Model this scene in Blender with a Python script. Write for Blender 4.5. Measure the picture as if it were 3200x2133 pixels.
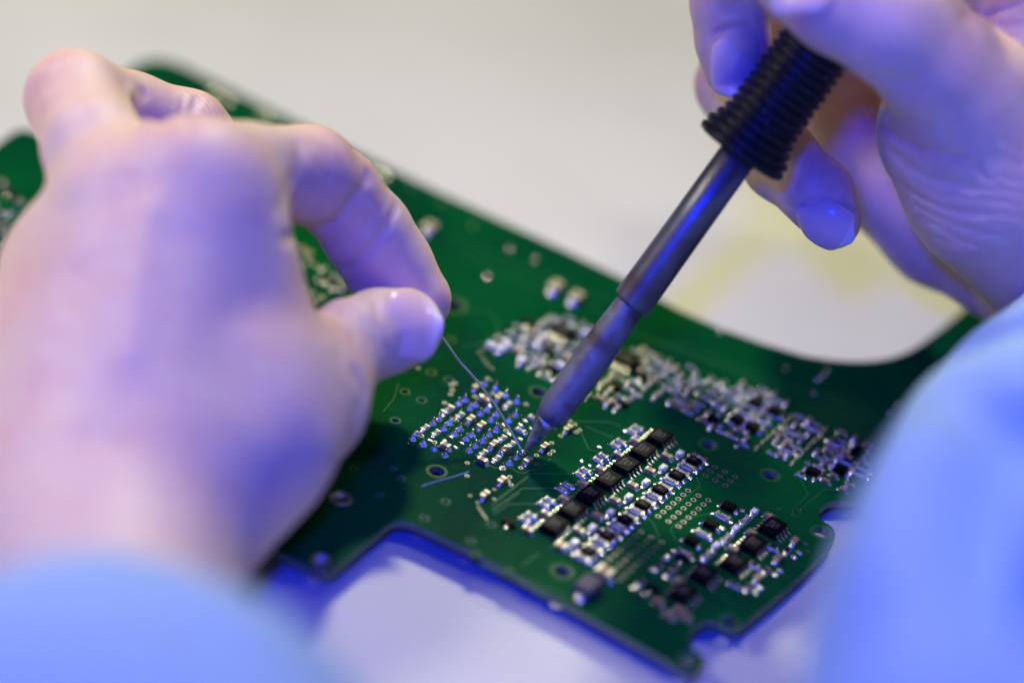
# Hands soldering a green circuit board with a ribbed soldering iron, seen close up.
import bpy, bmesh, math, random
import numpy as np
from mathutils import Vector, Matrix
for o in list(bpy.data.objects):
    bpy.data.objects.remove(o, do_unlink=True)
SC = bpy.context.scene
COL = SC.collection
MM = 0.001                                    # everything below is measured in millimetres
rnd = random.Random(7)
# ---- camera
cam_d = bpy.data.cameras.new('camera')
cam = bpy.data.objects.new('camera', cam_d); COL.objects.link(cam)
cam.matrix_world = Matrix(((0.827457, -0.412730, 0.380748, 0.210958), (0.538245, 0.389736, -0.747261, -0.429497), (0.160026, 0.823262, 0.544639, 0.337346), (0, 0, 0, 1)))
cam_d.sensor_width = 36.0; cam_d.lens = 100.0
cam_d.clip_start = 0.02; cam_d.clip_end = 20.0
cam_d.dof.use_dof = True; cam_d.dof.focus_distance = 0.584; cam_d.dof.aperture_fstop = 3.3
SC.camera = cam
# ---- dim room, ceiling lamp above and behind, blue work lamp low at the front left
world = bpy.data.worlds.new('World'); SC.world = world
world.use_nodes = True
world.node_tree.nodes['Background'].inputs['Color'].default_value = (0.45, 0.60, 1.0, 1)
world.node_tree.nodes['Background'].inputs['Strength'].default_value = 0.015
SC.view_settings.view_transform = 'Standard'; SC.view_settings.look = 'None'
SC.view_settings.exposure = 0.0; SC.view_settings.gamma = 1.0
SC.cycles.use_denoising = True
SC.cycles.max_bounces = 6
def area(name, pos, target, size, power, color, size_y=None, spread=180):
    l = bpy.data.lights.new(name, 'AREA'); l.energy = power; l.color = color
    l.shape = 'RECTANGLE'; l.size = size * MM; l.size_y = (size_y or size) * MM; l.spread = math.radians(spread)
    o = bpy.data.objects.new(name, l); COL.objects.link(o)
    p = Vector(pos) * MM; o.location = p
    o.rotation_euler = (Vector(target) * MM - p).to_track_quat('-Z', 'Y').to_euler()
    return o
FW = Vector((-0.495, 0.869, 0.0)); RT = Vector((0.869, 0.495, 0.0))     # away from the viewer, to the right
def room(r, f, z): return RT * r + FW * f + Vector((0, 0, z))
area('ceiling_lamp', room(0, 580, 690), room(0, 60, 0), 80, 5.6, (1.0, 0.96, 0.60), 55)
area('side_lamp', room(-420, 10, 430), room(-200, 10, 30), 200, 0.37, (1.0, 0.93, 0.60), 140, 66)
area('thumb_fill', room(85, -10, 480), room(70, 26, 100), 60, 0.032, (1.0, 0.93, 0.72), 50, 36)  # unseen fill light, added to brighten the right thumb knuckle
area('blue_lamp', room(-90, -480, 425), room(10, 10, 10), 55, 4.2, (0.0, 0.016, 1.0), 45)
# ---- measured layout, in millimetres on the board (x right-down, y along the rows, z up)
LEFT_HAND = {'blend': 14, 'palm': [[[-53.3, -47.05, 55.33, 9.2], [-44.5, -52.59, 45.24, 10.5], [-35.75, -58.65, 34.5, 12]], [[-62.81, -52.03, 44.13, 9], [-37.89, -89.35,
  15.9, 14]], [[-69.19, -57.55, 35.5, 8], [-46.48, -91.11, 12.15, 14]], [[-54.58, -50.9, 43.59, 9.5], [-36.83, -81.45, 22.33, 15]], [[-46.57, -49.17, 36.7, 9], [-37.36,
  -62.05, 27.29, 12], [-29.17, -78.06, 21.63, 15]], [[-56.41, -48.64, 60.83, 9], [-28.96, -100.2, 16.8, 15]], [[-65.09, -57.8, 54.33, 9.2], [-30.9, -101.46, 16.43, 16]],
  [[-72.14, -60.14, 43.2, 8.8], [-36.88, -102.51, 13.67, 15]], [[-79.14, -60.16, 33.37, 8], [-45.22, -103.19, 9.38, 14]], [[-51.39, -45.33, 54.52, 9.2], [-44.72, -48.42,
  38.27, 9.4], [-34.52, -55.51, 30.59, 11]], [[-24.98, -47.5, 23.9, 11.2], [-23.15, -65.13, 24.13, 13.5], [-26.06, -79.11, 19.84, 15]], [[-31.85, -100.18, 15.17, 18],
  [-19.55, -113.01, 14.68, 21], [4.08, -139.75, 20.23, 24], [44.08, -197.43, 47.17, 29]], [[-54.39, -60.75, 28.12, 14], [-37.04, -80.38, 16.59, 17]], [[-65.54, -46.25,
  50.3, 8], [-56.35, -59.55, 36.65, 11]]], 'fingers': [[[-56.41, -48.64, 60.83, 9.2], [-54.88, -33.66, 56.45, 9.4], [-51.57, -16.28, 50.44, 9.6], [-48.67, -9.46, 44.91,
  8.8], [-42.36, -4.83, 35.84, 8.9], [-37.54, -2.91, 29.6, 8.8], [-30.6, -1.96, 24.22, 7.5]], [[-65.09, -57.8, 54.33, 9.5], [-80.82, -47.48, 55.61, 9.7], [-95.85, -35.29,
  55.31, 9.6], [-92.3, -21.3, 48.15, 8.3], [-84.75, -11.59, 43.34, 8.6], [-79.49, -5.34, 35.39, 7.8], [-72.4, -4.99, 23.57, 7.4], [-64.54, -9.58, 15.45, 6.7]], [[-72.49,
  -58.33, 42.26, 8.6], [-88.99, -32.6, 35.84, 8.6], [-93.36, -17.35, 28.62, 8], [-89.98, -8.25, 16.69, 7.6], [-83.3, -6.75, 10.41, 6.6]], [[-79.14, -58.87, 33.3, 7.6],
  [-90.07, -33.14, 23.01, 7.6], [-92.52, -22.52, 17.26, 7], [-90.27, -18.58, 10.08, 6.6], [-84.96, -18.75, 6.13, 5.8]], [[-24.98, -47.5, 23.9, 11], [-27.47, -38.08,
  25.71, 9.5], [-28.64, -28.65, 26.62, 8.7], [-27.16, -20.18, 26.18, 8.5], [-25.19, -14.17, 25.71, 8]]], 'creases': [[[[-42.1, -8.85, 51.76], [-41.19, -16, 48.01],
  [-44.74, -17.84, 41.52], [-35.67, -45.69, 55.43]], 1.1, 1.1], [[[-38.03, -2.65, 44.33], [-36.13, -7.6, 42.76], [-36.46, -11.6, 39.15], [-38.7, -13.51, 34.77], [-42.83,
  -12.46, 30.01]], 0.9, 0.9], [[[-48.77, -24.56, 61.97], [-45.23, -30.13, 58.93], [-38.74, -44.56, 60.09]], 0.5, 1.8], [[[-40.65, -11.89, 49.6], [-39.05, -11.04, 45.92],
  [-38.64, -12.35, 42.56]], 0.15, 0.8], [[[-82.91, -11.78, 52.46], [-81.51, -14.85, 51.67], [-57.2, -50.49, 72.13]], 0.7, 0.9], [[[-84.33, -15.05, 53.06], [-82.41,
  -17.93, 51.43]], 0.25, 0.7], [[[-87.37, -28.68, 58.32], [-64.72, -51.98, 69.37]], -0.7, 1.6], [[[-87.14, -24.61, 56.41], [-61.9, -52.17, 70.69]], 0.9, 1.2], [[[-29.75,
  -29.15, 35.8], [-24.23, -34.9, 35.07], [-19.04, -43.23, 35.55]], 0.25, 0.8], [[[-30.65, -31.45, 35.39], [-23.65, -39.95, 36.72], [-17.74, -48.85, 36.91]], 0.25, 0.8],
  [[[-29.11, -25.57, 35.51], [-24.74, -30.81, 34.95]], 0.2, 0.6], [[[-16.32, -44.39, 33.45], [-14.33, -44.34, 30.39], [-12.82, -47, 28.43]], 0.9, 2], [[[-58.76, -64.34,
  64.72], [-45.39, -82.64, 52.61], [-31.59, -102.5, 40.93]], 0.5, 5], [[[-45.32, -68.83, 59.7], [-31.34, -91.36, 44.91]], 0.4, 5], [[[-55.64, -81.37, 52.71], [-42.86,
  -98.8, 42.66]], 0.6, 5], [[[-52.61, -66.57, 62.84], [-38.17, -87.22, 48.89]], -0.5, 3], [[[-23.59, -12.07, 34.51], [-25.74, -13.85, 34.28], [-27.52, -16.6, 34.59],
  [-28.13, -19.76, 35.17], [-26.91, -23.29, 35.2], [-23.68, -27.61, 34.41], [-20.81, -29.49, 31.67], [-19.49, -28.25, 28.53], [-18.93, -24.57, 25.35], [-17.63, -21.04,
  23.74], [-15.64, -19.13, 24.17]], 0.45, 0.55]]}
RIGHT_HAND = {'blend': 7, 'palm': [[[48.94, 64.19, 74.05, 16], [59.15, 69.18, 66.42, 20], [69.9, 78.69, 59.1, 24]], [[52.23, 59.1, 84.97, 12.5], [69.15, 76.3, 61.85,
  20]], [[46.91, 90.16, 100.09, 14], [63.61, 91.3, 75.29, 21]], [[28.29, 92.08, 38.62, 10], [41.67, 95.14, 33.47, 11.5], [59.15, 95.65, 34.8, 14], [79.57, 90.09, 40.44,
  24]], [[22.16, 92.39, 98.42, 13], [44.15, 106.68, 76.94, 18], [68.57, 98.04, 59.04, 25]], [[72.96, 96.52, 46.53, 22], [92.58, 79.55, 35.24, 19], [119.7, -17.72, 53.59,
  22], [153.48, -107.44, 75.79, 28]]], 'fingers': [[[12.89, 68.97, 127.86, 11], [3.37, 45.44, 113.24, 8.8], [1.43, 47.9, 88.6, 7.6], [3.74, 48, 81.59, 7.3], [5.58, 47.83,
  76.41, 6.6]], [[6.75, 90.29, 109.98, 11], [-7.64, 88.26, 87.87, 9.3], [-4.75, 75.39, 57.19, 8.7], [15.58, 60.08, 53.19, 7.9], [26.46, 56.61, 51.83, 7.3], [31.8, 54.42,
  48.76, 6]], [[21.38, 96.61, 93.74, 10], [6, 103.53, 66.24, 9.2], [5.92, 104.57, 49.37, 9.2], [16.77, 98.53, 40.84, 8.8], [30.26, 93.36, 39, 8]], [[31.88, 106.02, 84.62,
  9.5], [15.33, 120.23, 53.26, 8], [22.84, 118.18, 41.52, 7.4], [36.71, 107.06, 38.6, 6.6]], [[52.23, 59.1, 84.97, 12.5], [45.23, 51.95, 92.9, 12], [36.9, 44.09, 100.79,
  11.5], [27.17, 40.52, 102.71, 10.4], [18.27, 40.29, 103.1, 8.8]]], 'creases': [[[[40.45, 35.27, 93.25], [43.18, 36.73, 92.75], [46.17, 37.89, 93.62]], 1.3, 1],
  [[[15.49, 101.9, 53.98], [39.77, 50.96, 75.09], [49.33, 46.7, 76.53], [56.5, 46.89, 78.2]], 0.9, 1.1], [[[18.45, 100.2, 50.96], [42.25, 49.84, 71.6], [51.3, 48.08,
  70.36], [60.37, 48.17, 72.47]], 0.7, 1], [[[23.14, 91.71, 48.61], [44.08, 51.96, 64.45], [54.46, 48.61, 65], [64.26, 48.67, 68.03]], 0.5, 0.9], [[[28.26, 85.75, 46.71],
  [47.94, 51.31, 62.39], [58.02, 48.68, 62.56], [67.77, 49.69, 64.17]], 0.4, 0.8], [[[32.11, 84.5, 44.6], [51.85, 50.44, 60.46], [63.25, 49.37, 60.12]], 0.35, 0.8],
  [[[49.71, 49.88, 105.1], [43.61, 76.92, 94.74], [49.7, 75.91, 99.09]], 1.5, 1.4], [[[51.82, 48.97, 103.46], [48.65, 74.96, 94.04], [53.14, 75.09, 95.88]], 0.4, 1],
  [[[3.53, 39.89, 89.75], [6.84, 41.55, 91.05], [9.58, 46.34, 89.57]], 0.25, 0.8], [[[3.27, 39.79, 91.14], [6.64, 41.23, 92.63], [9.45, 45.82, 91.26]], 0.25, 0.7],
  [[[22.31, 49.94, 50.24], [26.71, 48.77, 51.72], [31.8, 50.62, 54.15], [36.25, 51.97, 51.99]], 0.35, 0.6], [[[12.15, 47.17, 76.3], [11.65, 46.49, 79.96], [10.87, 45.7,
  83.87], [9.71, 45.05, 86.6], [8.42, 43.38, 88.14], [6.16, 41.17, 87.96], [3.45, 40.18, 85.49], [1.99, 40.28, 82.41], [1.86, 40.91, 78.72], [3.18, 40.66, 75.58], [4.94,
  39.96, 73.35]], 0.45, 0.55], [[[35.95, 54.49, 53.7], [33.62, 52.85, 54.6], [30.98, 51.08, 55.38], [28.67, 50.09, 55.49], [27.09, 49.26, 54.3], [25.92, 48.84, 51.46],
  [25.58, 49.66, 48.21], [26.34, 50.82, 46.15], [28.59, 50.86, 45.12], [31.68, 50.18, 44.52], [34.04, 51.88, 43.81]], 0.45, 0.55], [[[21.03, 26.17, 101.28], [23.74,
  27.25, 100.99], [26.66, 28.66, 100.77], [29.15, 29.76, 102.2], [30.71, 30.79, 106.28], [30.6, 33.28, 110.18], [29, 35.93, 112.48], [26.87, 37.13, 113.06], [24.04, 37,
  112.58], [20.65, 36.35, 111.39], [17.74, 35.48, 110.45]], 0.45, 0.55]]}
LEFT_NAILS = [{'c': [-20.32, -20.46, 32.12], 'a': [0.741, 0.662, 0.118], 'n': [0.405, -0.58, 0.707], 'w': 14, 'l': 12.4}]
RIGHT_NAILS = [{'c': [8.51, 41.76, 80.07], 'a': [0.581, -0.265, -0.77], 'n': [0.483, -0.649, 0.588], 'w': 10, 'l': 13}, {'c': [32.63, 48.63, 50.13], 'a': [0.961, 0.156,
  -0.227], 'n': [0.193, -0.97, 0.151], 'w': 9.8, 'l': 12}, {'c': [23.17, 31.5, 107.64], 'a': [-0.911, -0.404, 0.083], 'n': [0.233, -0.337, 0.912], 'w': 12, 'l': 13}]
LEFT_SLEEVE = [[1.25, -135.2, 17.44, 28], [3.91, -138.52, 18.36, 30.5], [6.29, -141.57, 18.02, 34.2], [12.69, -150.56, 19.57, 39.3], [23.54, -166.21, 25.41, 45.6],
  [45.82, -198.28, 44.77, 48], [79.04, -247.36, 73.56, 50], [116.19, -311.46, 88.16, 54], [150.67, -366.77, 98.34, 58]]
RIGHT_SLEEVE = [[94.98, 90.77, 41.62, 24.2], [95.76, 81.82, 37.96, 25.6], [97.56, 67.9, 35.97, 25.6], [99.51, 59.96, 36.56, 28.6], [103.27, 42.5, 37.53, 32], [109.62,
  13.95, 43.49, 35.8], [118.32, -18.62, 53.32, 37.8], [134.3, -64.11, 66.02, 41], [153.48, -107.44, 75.79, 43], [173.29, -150.81, 85.06, 46], [204.45, -218.71, 98.63,
  52], [236.02, -294.94, 109.69, 58]]
RIGHT_FOLDS = [[[[87.48, -26.6, 75.49], [91.49, -28.1, 80.38], [96.76, -30, 85.53], [100.77, -26.2, 88.41]], 6, 5], [[[86.94, -30.47, 73.44], [94.99, -39.16, 83.75],
  [99.58, -39.7, 88.59]], -2, 4], [[[106.18, -49.32, 95], [111.16, -70.18, 100.52], [114.84, -84.3, 101.67], [119.74, -99.47, 104.56], [128.04, -117.03, 110.57], [134.95,
  -130.13, 114.69]], 14, 7], [[[99.74, -62.36, 89.64], [106.96, -85.18, 92.93], [114.46, -107.01, 97.09]], -3, 9], [[[114.73, -66.49, 103], [122, -88.19, 106.81],
  [131.61, -112.16, 113.61]], -4, 9], [[[78.61, 9.38, 62.63], [83.91, 9.26, 69.72], [85.7, 18.52, 70.68]], 5, 8]]
LEFT_FOLDS = [[[[27.12, -194.15, 90.18], [27.37, -176.54, 84.55], [44.23, -181.21, 90.9]], 1.5, 8], [[[52.03, -184.92, 93.19], [62.16, -193.37, 98.56]], 2, 8]]
RIGHT_WRINKLES = [[[55.31, 72.58, 84.79], 1.5, [55.29, 47.95, 70.23], 26, 0.2], [[86.63, 98.27, 65.08], 1.3, [60.96, 49.11, 89.14], 15, 0.12], [[28.46, 82.38, 93.13],
  1.2, [49.55, 74.85, 94.46], 9, 0.15]]
LEFT_WRINKLES = [[[-56.34, -7.97, 37.63], 1.6, [-41.55, -13.38, 51.83], 13, 0.1], [[-35.45, -33.53, 24.68], 1.4, [-23.5, -37.8, 35.78], 8, 0.12], [[-83.29, -39.26,
  50.26], 1.3, [-81.75, -15.26, 51.73], 11, 0.1]]
IRON_DIR = [0.214, 0.475, 0.854]
IRON_LEN = 75.63
WIRE = [[-24.35, -5.07, 22.92], [-21.62, -3.77, 20.04], [-19.21, -3.06, 17.5], [-17.28, -2.68, 15.74], [-13.4, -1.58, 12.71], [-9.17, -0.73, 9.07], [-8.01, -0.55, 7.96],
  [-4.62, -0.04, 4.28], [-1.01, -0, 0.7]]
OUTLINE = [[-138.86, -46.17], [-152.68, 5.31], [-154.19, 13.51], [-155.2, 18.49], [-155.15, 21.21], [-153.79, 22.77], [-151.17, 23.12], [-148.46, 23.58], [-147.58,
  25.03], [-148.32, 29.06], [-151.96, 44.92], [-156.4, 61.61], [-157.22, 66.28], [-157.02, 69.72], [-155.64, 72.36], [-152.97, 74.04], [-149.02, 74.75], [-111.48, 74.07],
  [-72.78, 73.58], [-36.57, 74.4], [-20.95, 74.15], [-12.23, 73.28], [-4.88, 72.62], [5.16, 73.14], [15.45, 75.03], [19.35, 76.16], [24.67, 77.79], [28.99, 80.19],
  [32.51, 82.81], [35.54, 85.7], [37.83, 88.72], [39.65, 92.03], [41.07, 96.17], [41.82, 99.62], [42.26, 103.72], [42.8, 112.77], [43.03, 121.19], [42.86, 135.24],
  [42.48, 185.66], [86.07, 177.83], [84.12, 133.05], [79.1, 45.92], [60.43, 37.94], [57.56, 35.84], [55.92, 34.5], [55.14, 33.51], [54.74, 32.06], [54.63, 30.29], [54.75,
  28.6], [55.15, 27.2], [55.81, 26.33], [56.67, 25.91], [57.67, 25.73], [58.61, 25.65], [59.48, 25.3], [60.3, 24.6], [60.99, 23.62], [61.56, 22.18], [61.91, 20.29],
  [62.02, 17.42], [62.26, 9.82], [62.09, 0.73], [61.29, -12.86], [61.24, -15.1], [61.07, -16.33], [60.87, -17.32], [60.5, -18], [59.73, -18.54], [58.12, -18.72], [57.07,
  -18.76], [56.16, -19.05], [55.54, -19.48], [55.09, -20.2], [54.78, -21.17], [54.64, -22.42], [54.63, -23.89], [54.72, -25.37], [55.15, -27.1], [55.76, -28.45], [56.4,
  -29.19], [57.37, -29.4], [58.49, -29.49], [59.46, -29.7], [60.22, -30.3], [60.79, -31.28], [61.08, -32.53], [61.09, -34.02], [60.79, -35.14], [60.26, -35.87], [59.54,
  -36.08], [52.99, -35.74], [12.42, -34.63], [0.03, -35.52], [-2.98, -35.9], [-4.38, -36.26], [-5.38, -36.71], [-6.21, -37.41], [-6.61, -38.49], [-6.73, -40.43], [-6.37,
  -49.69], [-6.08, -56.86], [-6.08, -58.65], [-6.32, -59.87], [-6.85, -60.69], [-7.8, -61.16], [-12.32, -61.63], [-16.34, -61.93], [-20.31, -62.33], [-44.02, -64.5],
  [-74.66, -66.79], [-106.35, -69.25]]
HOLES = [[-9.86, -17.97, 1.62, 0], [-10.19, 21.35, 1.62, 0], [-30.5, 0.38, 0.78, 0], [-26.28, 0.36, 0.78, 0], [-26.01, -9.65, 0.78, 0], [-30.64, 10.4, 0.78, 0], [-26.39,
  10.8, 0.78, 0], [-18.5, -39.28, 1.5, 2.35], [-16.62, -23.5, 0.62, 0], [-13.71, -25.26, 0.62, 0], [-13.61, -32.79, 0.62, 0], [-2.82, -25.07, 0.62, 0], [-2.83, -32.55,
  0.62, 0], [8.02, -24.79, 0.62, 0], [8.01, -32.12, 0.62, 0], [10.97, -34.88, 0.62, 0], [18.69, -34.65, 0.62, 0], [-22.58, -29.42, 0.62, 0], [-9.54, -58.12, 1.45, 2.1],
  [26.38, -27.11, 1.75, 0], [58.44, -16.62, 1.6, 0], [58.25, -32.58, 1.6, 0], [41.14, 31.92, 1.65, 0], [26.14, 31.84, 1.65, 0], [58.4, 22.15, 1.7, 0], [-42.19, 35.69,
  2.6, 0], [-34.75, 23.83, 0.8, 0], [-79.14, 21.46, 1.2, 0]]
VIAS = [[-22.24, 3.08, 1], [-19.05, -10.18, 1], [-15.82, -10.09, 1], [-17.47, -0.49, 1], [-7.49, 4.28, 1], [-9.64, 15.44, 1], [-18.93, 9.77, 1], [-24.94, 9.65, 1],
  [-23.8, 8.26, 1], [-16.91, 13.57, 1], [1.82, 7.6, 0.9], [3.58, 5.35, 0.9], [3.61, 4.03, 0.9], [1.86, 1.58, 0.9], [3.6, -1.03, 0.9], [1.87, -4.5, 0.9], [-6.97, -11.12,
  0.9], [-4.56, -14.82, 0.9], [1.95, -8.75, 0.9], [3.62, -10.81, 0.9], [2.52, -10.24, 0.9], [1.82, 11.15, 0.9], [0.38, 17.13, 0.9], [1.77, 16.89, 0.9], [3.5, 14.66, 0.9],
  [3.53, 15.93, 0.9], [-0.37, -19.93, 0.62], [1.99, -14.65, 0.62], [3.74, -17.32, 0.62], [2.06, -20.78, 0.62], [3.07, -21.98, 0.62], [4, -22.6, 0.62], [4.77, -23.08,
  0.62], [5.49, -23.5, 0.62], [6.2, -23.93, 0.62], [-25.84, 23.1, 0.62], [-24.61, 22.31, 0.62], [-23.5, 21.71, 0.62], [-22.14, 21.37, 0.62], [48.17, 22.78, 0.8], [51.54,
  25.49, 0.8], [51.53, 22.91, 0.8], [58.09, 16.34, 0.8], [59.62, 14.4, 0.8], [-27.54, 24.15, 0.62], [-27.62, 25.99, 0.62], [-77.46, 70.37, 0.8], [-68.58, 70.16, 0.8],
  [-57.64, 66.72, 0.8], [-39.59, 65.94, 0.8], [-38.17, -3.27, 0.8], [-33.59, 9.6, 0.8], [31.19, 14.34, 1.12], [31.18, 12.3, 1.12], [31.17, 10.27, 1.12], [31.16, 8.24,
  1.12], [31.15, 6.2, 1.12], [31.14, 4.16, 1.12], [31.13, 2.13, 1.12], [33.61, 14.38, 1.12], [33.6, 12.34, 1.12], [33.59, 10.31, 1.12], [33.58, 8.28, 1.12], [33.57, 6.24,
  1.12], [33.56, 4.2, 1.12], [33.55, 2.17, 1.12], [35.96, 14.47, 1.12], [35.95, 12.44, 1.12], [35.94, 10.4, 1.12], [35.93, 8.36, 1.12], [35.92, 6.33, 1.12], [35.91, 4.3,
  1.12], [35.9, 2.26, 1.12], [31.16, 25.69, 1.12], [31.16, 23.66, 1.12], [31.16, 21.62, 1.12], [33.55, 25.7, 1.12], [33.55, 23.66, 1.12], [33.55, 21.63, 1.12], [36,
  25.79, 1.12], [36, 23.75, 1.12], [36, 21.72, 1.12], [31.22, -4.87, 1.1], [31.22, -6.91, 1.1], [31.22, -8.94, 1.1], [31.22, -10.98, 1.1], [31.22, -13.01, 1.1], [31.22,
  -15.05, 1.1], [31.22, -17.08, 1.1], [31.22, -19.12, 1.1], [31.22, -21.15, 1.1], [33.63, -4.94, 1.1], [33.63, -6.98, 1.1], [33.63, -9.01, 1.1], [33.63, -11.05, 1.1],
  [33.63, -13.08, 1.1], [33.63, -15.12, 1.1], [33.63, -17.15, 1.1], [33.63, -19.19, 1.1], [33.63, -21.22, 1.1], [36.03, -4.87, 1.1], [36.03, -6.91, 1.1], [36.03, -8.94,
  1.1], [36.03, -10.98, 1.1], [36.03, -13.01, 1.1], [36.03, -15.05, 1.1], [36.03, -17.08, 1.1], [36.03, -19.12, 1.1], [36.03, -21.15, 1.1], [-69.52, 16.16, 1.4], [-66.85,
  16.26, 1.4], [-69.69, 13.75, 1.4], [-66.66, 13.71, 1.4], [-64.12, 16.44, 1.4], [-64.23, 14.12, 1.4], [-74.9, 23.58, 1.4], [-82.16, 28.68, 1.4], [-20.7, 17.28, 1],
  [-24.76, 10.73, 1], [-23.15, 6.69, 1]]
CONES = [[-19.8, -2.75, 0], [-19.82, -4.84, 0], [-17.35, -2.29, 0], [-17.11, -4.78, 0], [-14.52, -2.4, 0], [-14.35, -4.8, 0], [-11.63, -2.42, 0], [-11.72, -4.54, 0],
  [-19.67, -12.56, 0], [-17.02, -12.53, 0], [-14.41, -12.26, 0], [-11.63, -12.34, 0], [-8.84, -2.4, 0], [-9.08, 0.33, 0], [-8.96, -5.09, 0], [-8.99, -7.39, 0], [-9.06,
  2.81, 0], [-8.98, 7.72, 0], [-9.03, 10.44, 0], [-11.72, 5.17, 0], [-12.01, 7.5, 0], [-14.64, 5.21, 0], [-14.42, 7.39, 0], [-17.16, 7.22, 0], [-17.29, 5.12, 0], [-20.02,
  4.95, 0], [-19.88, 7.22, 0], [-20.05, 15.04, 0], [-17.43, 15.32, 0], [-14.46, 14.84, 0], [-11.54, 14.74, 0], [-20.26, -10.33, 2], [-9.02, 5.46, 2], [-0.61, -4.92, 0],
  [-0.64, -2.29, 0], [-0.82, 0.19, 2], [-0.75, -7.29, 3]]
PADS = [[-14.47, -6.14, 1.5, 0.75, 0], [-11.67, -6.24, 1.5, 0.75, 0], [-16.88, -10.24, 1.5, 0.75, 0], [-14.6, -8.17, 1.5, 0.75, 0], [-11.7, -8.42, 1.5, 0.75, 0], [-6.49,
  10.14, 1.5, 0.75, 0], [-6.44, 8.25, 1.5, 0.75, 0], [-6.21, 3.68, 1.5, 0.75, 0], [-3.7, 3.81, 1.5, 0.75, 0], [-18.22, 11.22, 1.5, 0.75, 0], [-14.84, 9.06, 1.5, 0.75, 0],
  [-4.09, 8.64, 1.3, 0.8, 0], [9.86, 13.7, 1.1, 0.8, 0], [9.79, 6.62, 1.1, 0.8, 0], [11.91, 6.66, 1.1, 0.8, 0], [10.88, 22.7, 1.1, 0.8, 0], [42.77, 16.59, 1.6, 1.3, 0],
  [42.8, 8.26, 1.6, 1.3, 0], [58.39, 12.59, 1.5, 0.9, 0], [58.25, 10.49, 1.5, 0.9, 0], [58.33, 4.5, 1.5, 0.9, 0], [58.2, 2.45, 1.5, 0.9, 0], [58.11, -3.34, 1.5, 0.9, 0],
  [57.98, -5.35, 1.5, 0.9, 0], [41.95, -21.75, 1.5, 0.9, 0], [39.4, -21.69, 1.5, 0.9, 0], [39.09, -13.98, 1.5, 0.9, 0], [39.23, -9.06, 1.5, 0.9, 0], [-136.25, 69.25, 2.2,
  1.2, 90], [-133.53, 69.19, 2.2, 1.2, 90], [-131.21, 69.64, 2.2, 1.2, 90], [-121.3, 69.67, 2.2, 1.2, 90], [-118.75, 69.77, 2.2, 1.2, 90], [-89.02, 69.75, 2.2, 1.2, 90],
  [-86.55, 69.86, 2.2, 1.2, 90], [-84.57, 69.73, 2.2, 1.2, 90], [-46.38, 65.3, 1.3, 0.8, 90], [-43.21, 51.35, 1.3, 0.8, 90], [-39.28, 65.46, 1.3, 0.8, 90], [6.4, 71.94,
  1.3, 0.8, 90], [24.22, 70.26, 1.3, 0.8, 90], [33.58, 66.17, 1.3, 0.8, 90], [31.68, 73.96, 1.3, 0.8, 90], [31.41, 76.59, 1.3, 0.8, 90], [31.78, 71.67, 1.3, 0.8, 90],
  [49.23, 76.07, 1.3, 0.8, 90], [49.54, 72.19, 1.3, 0.8, 90]]
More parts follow.
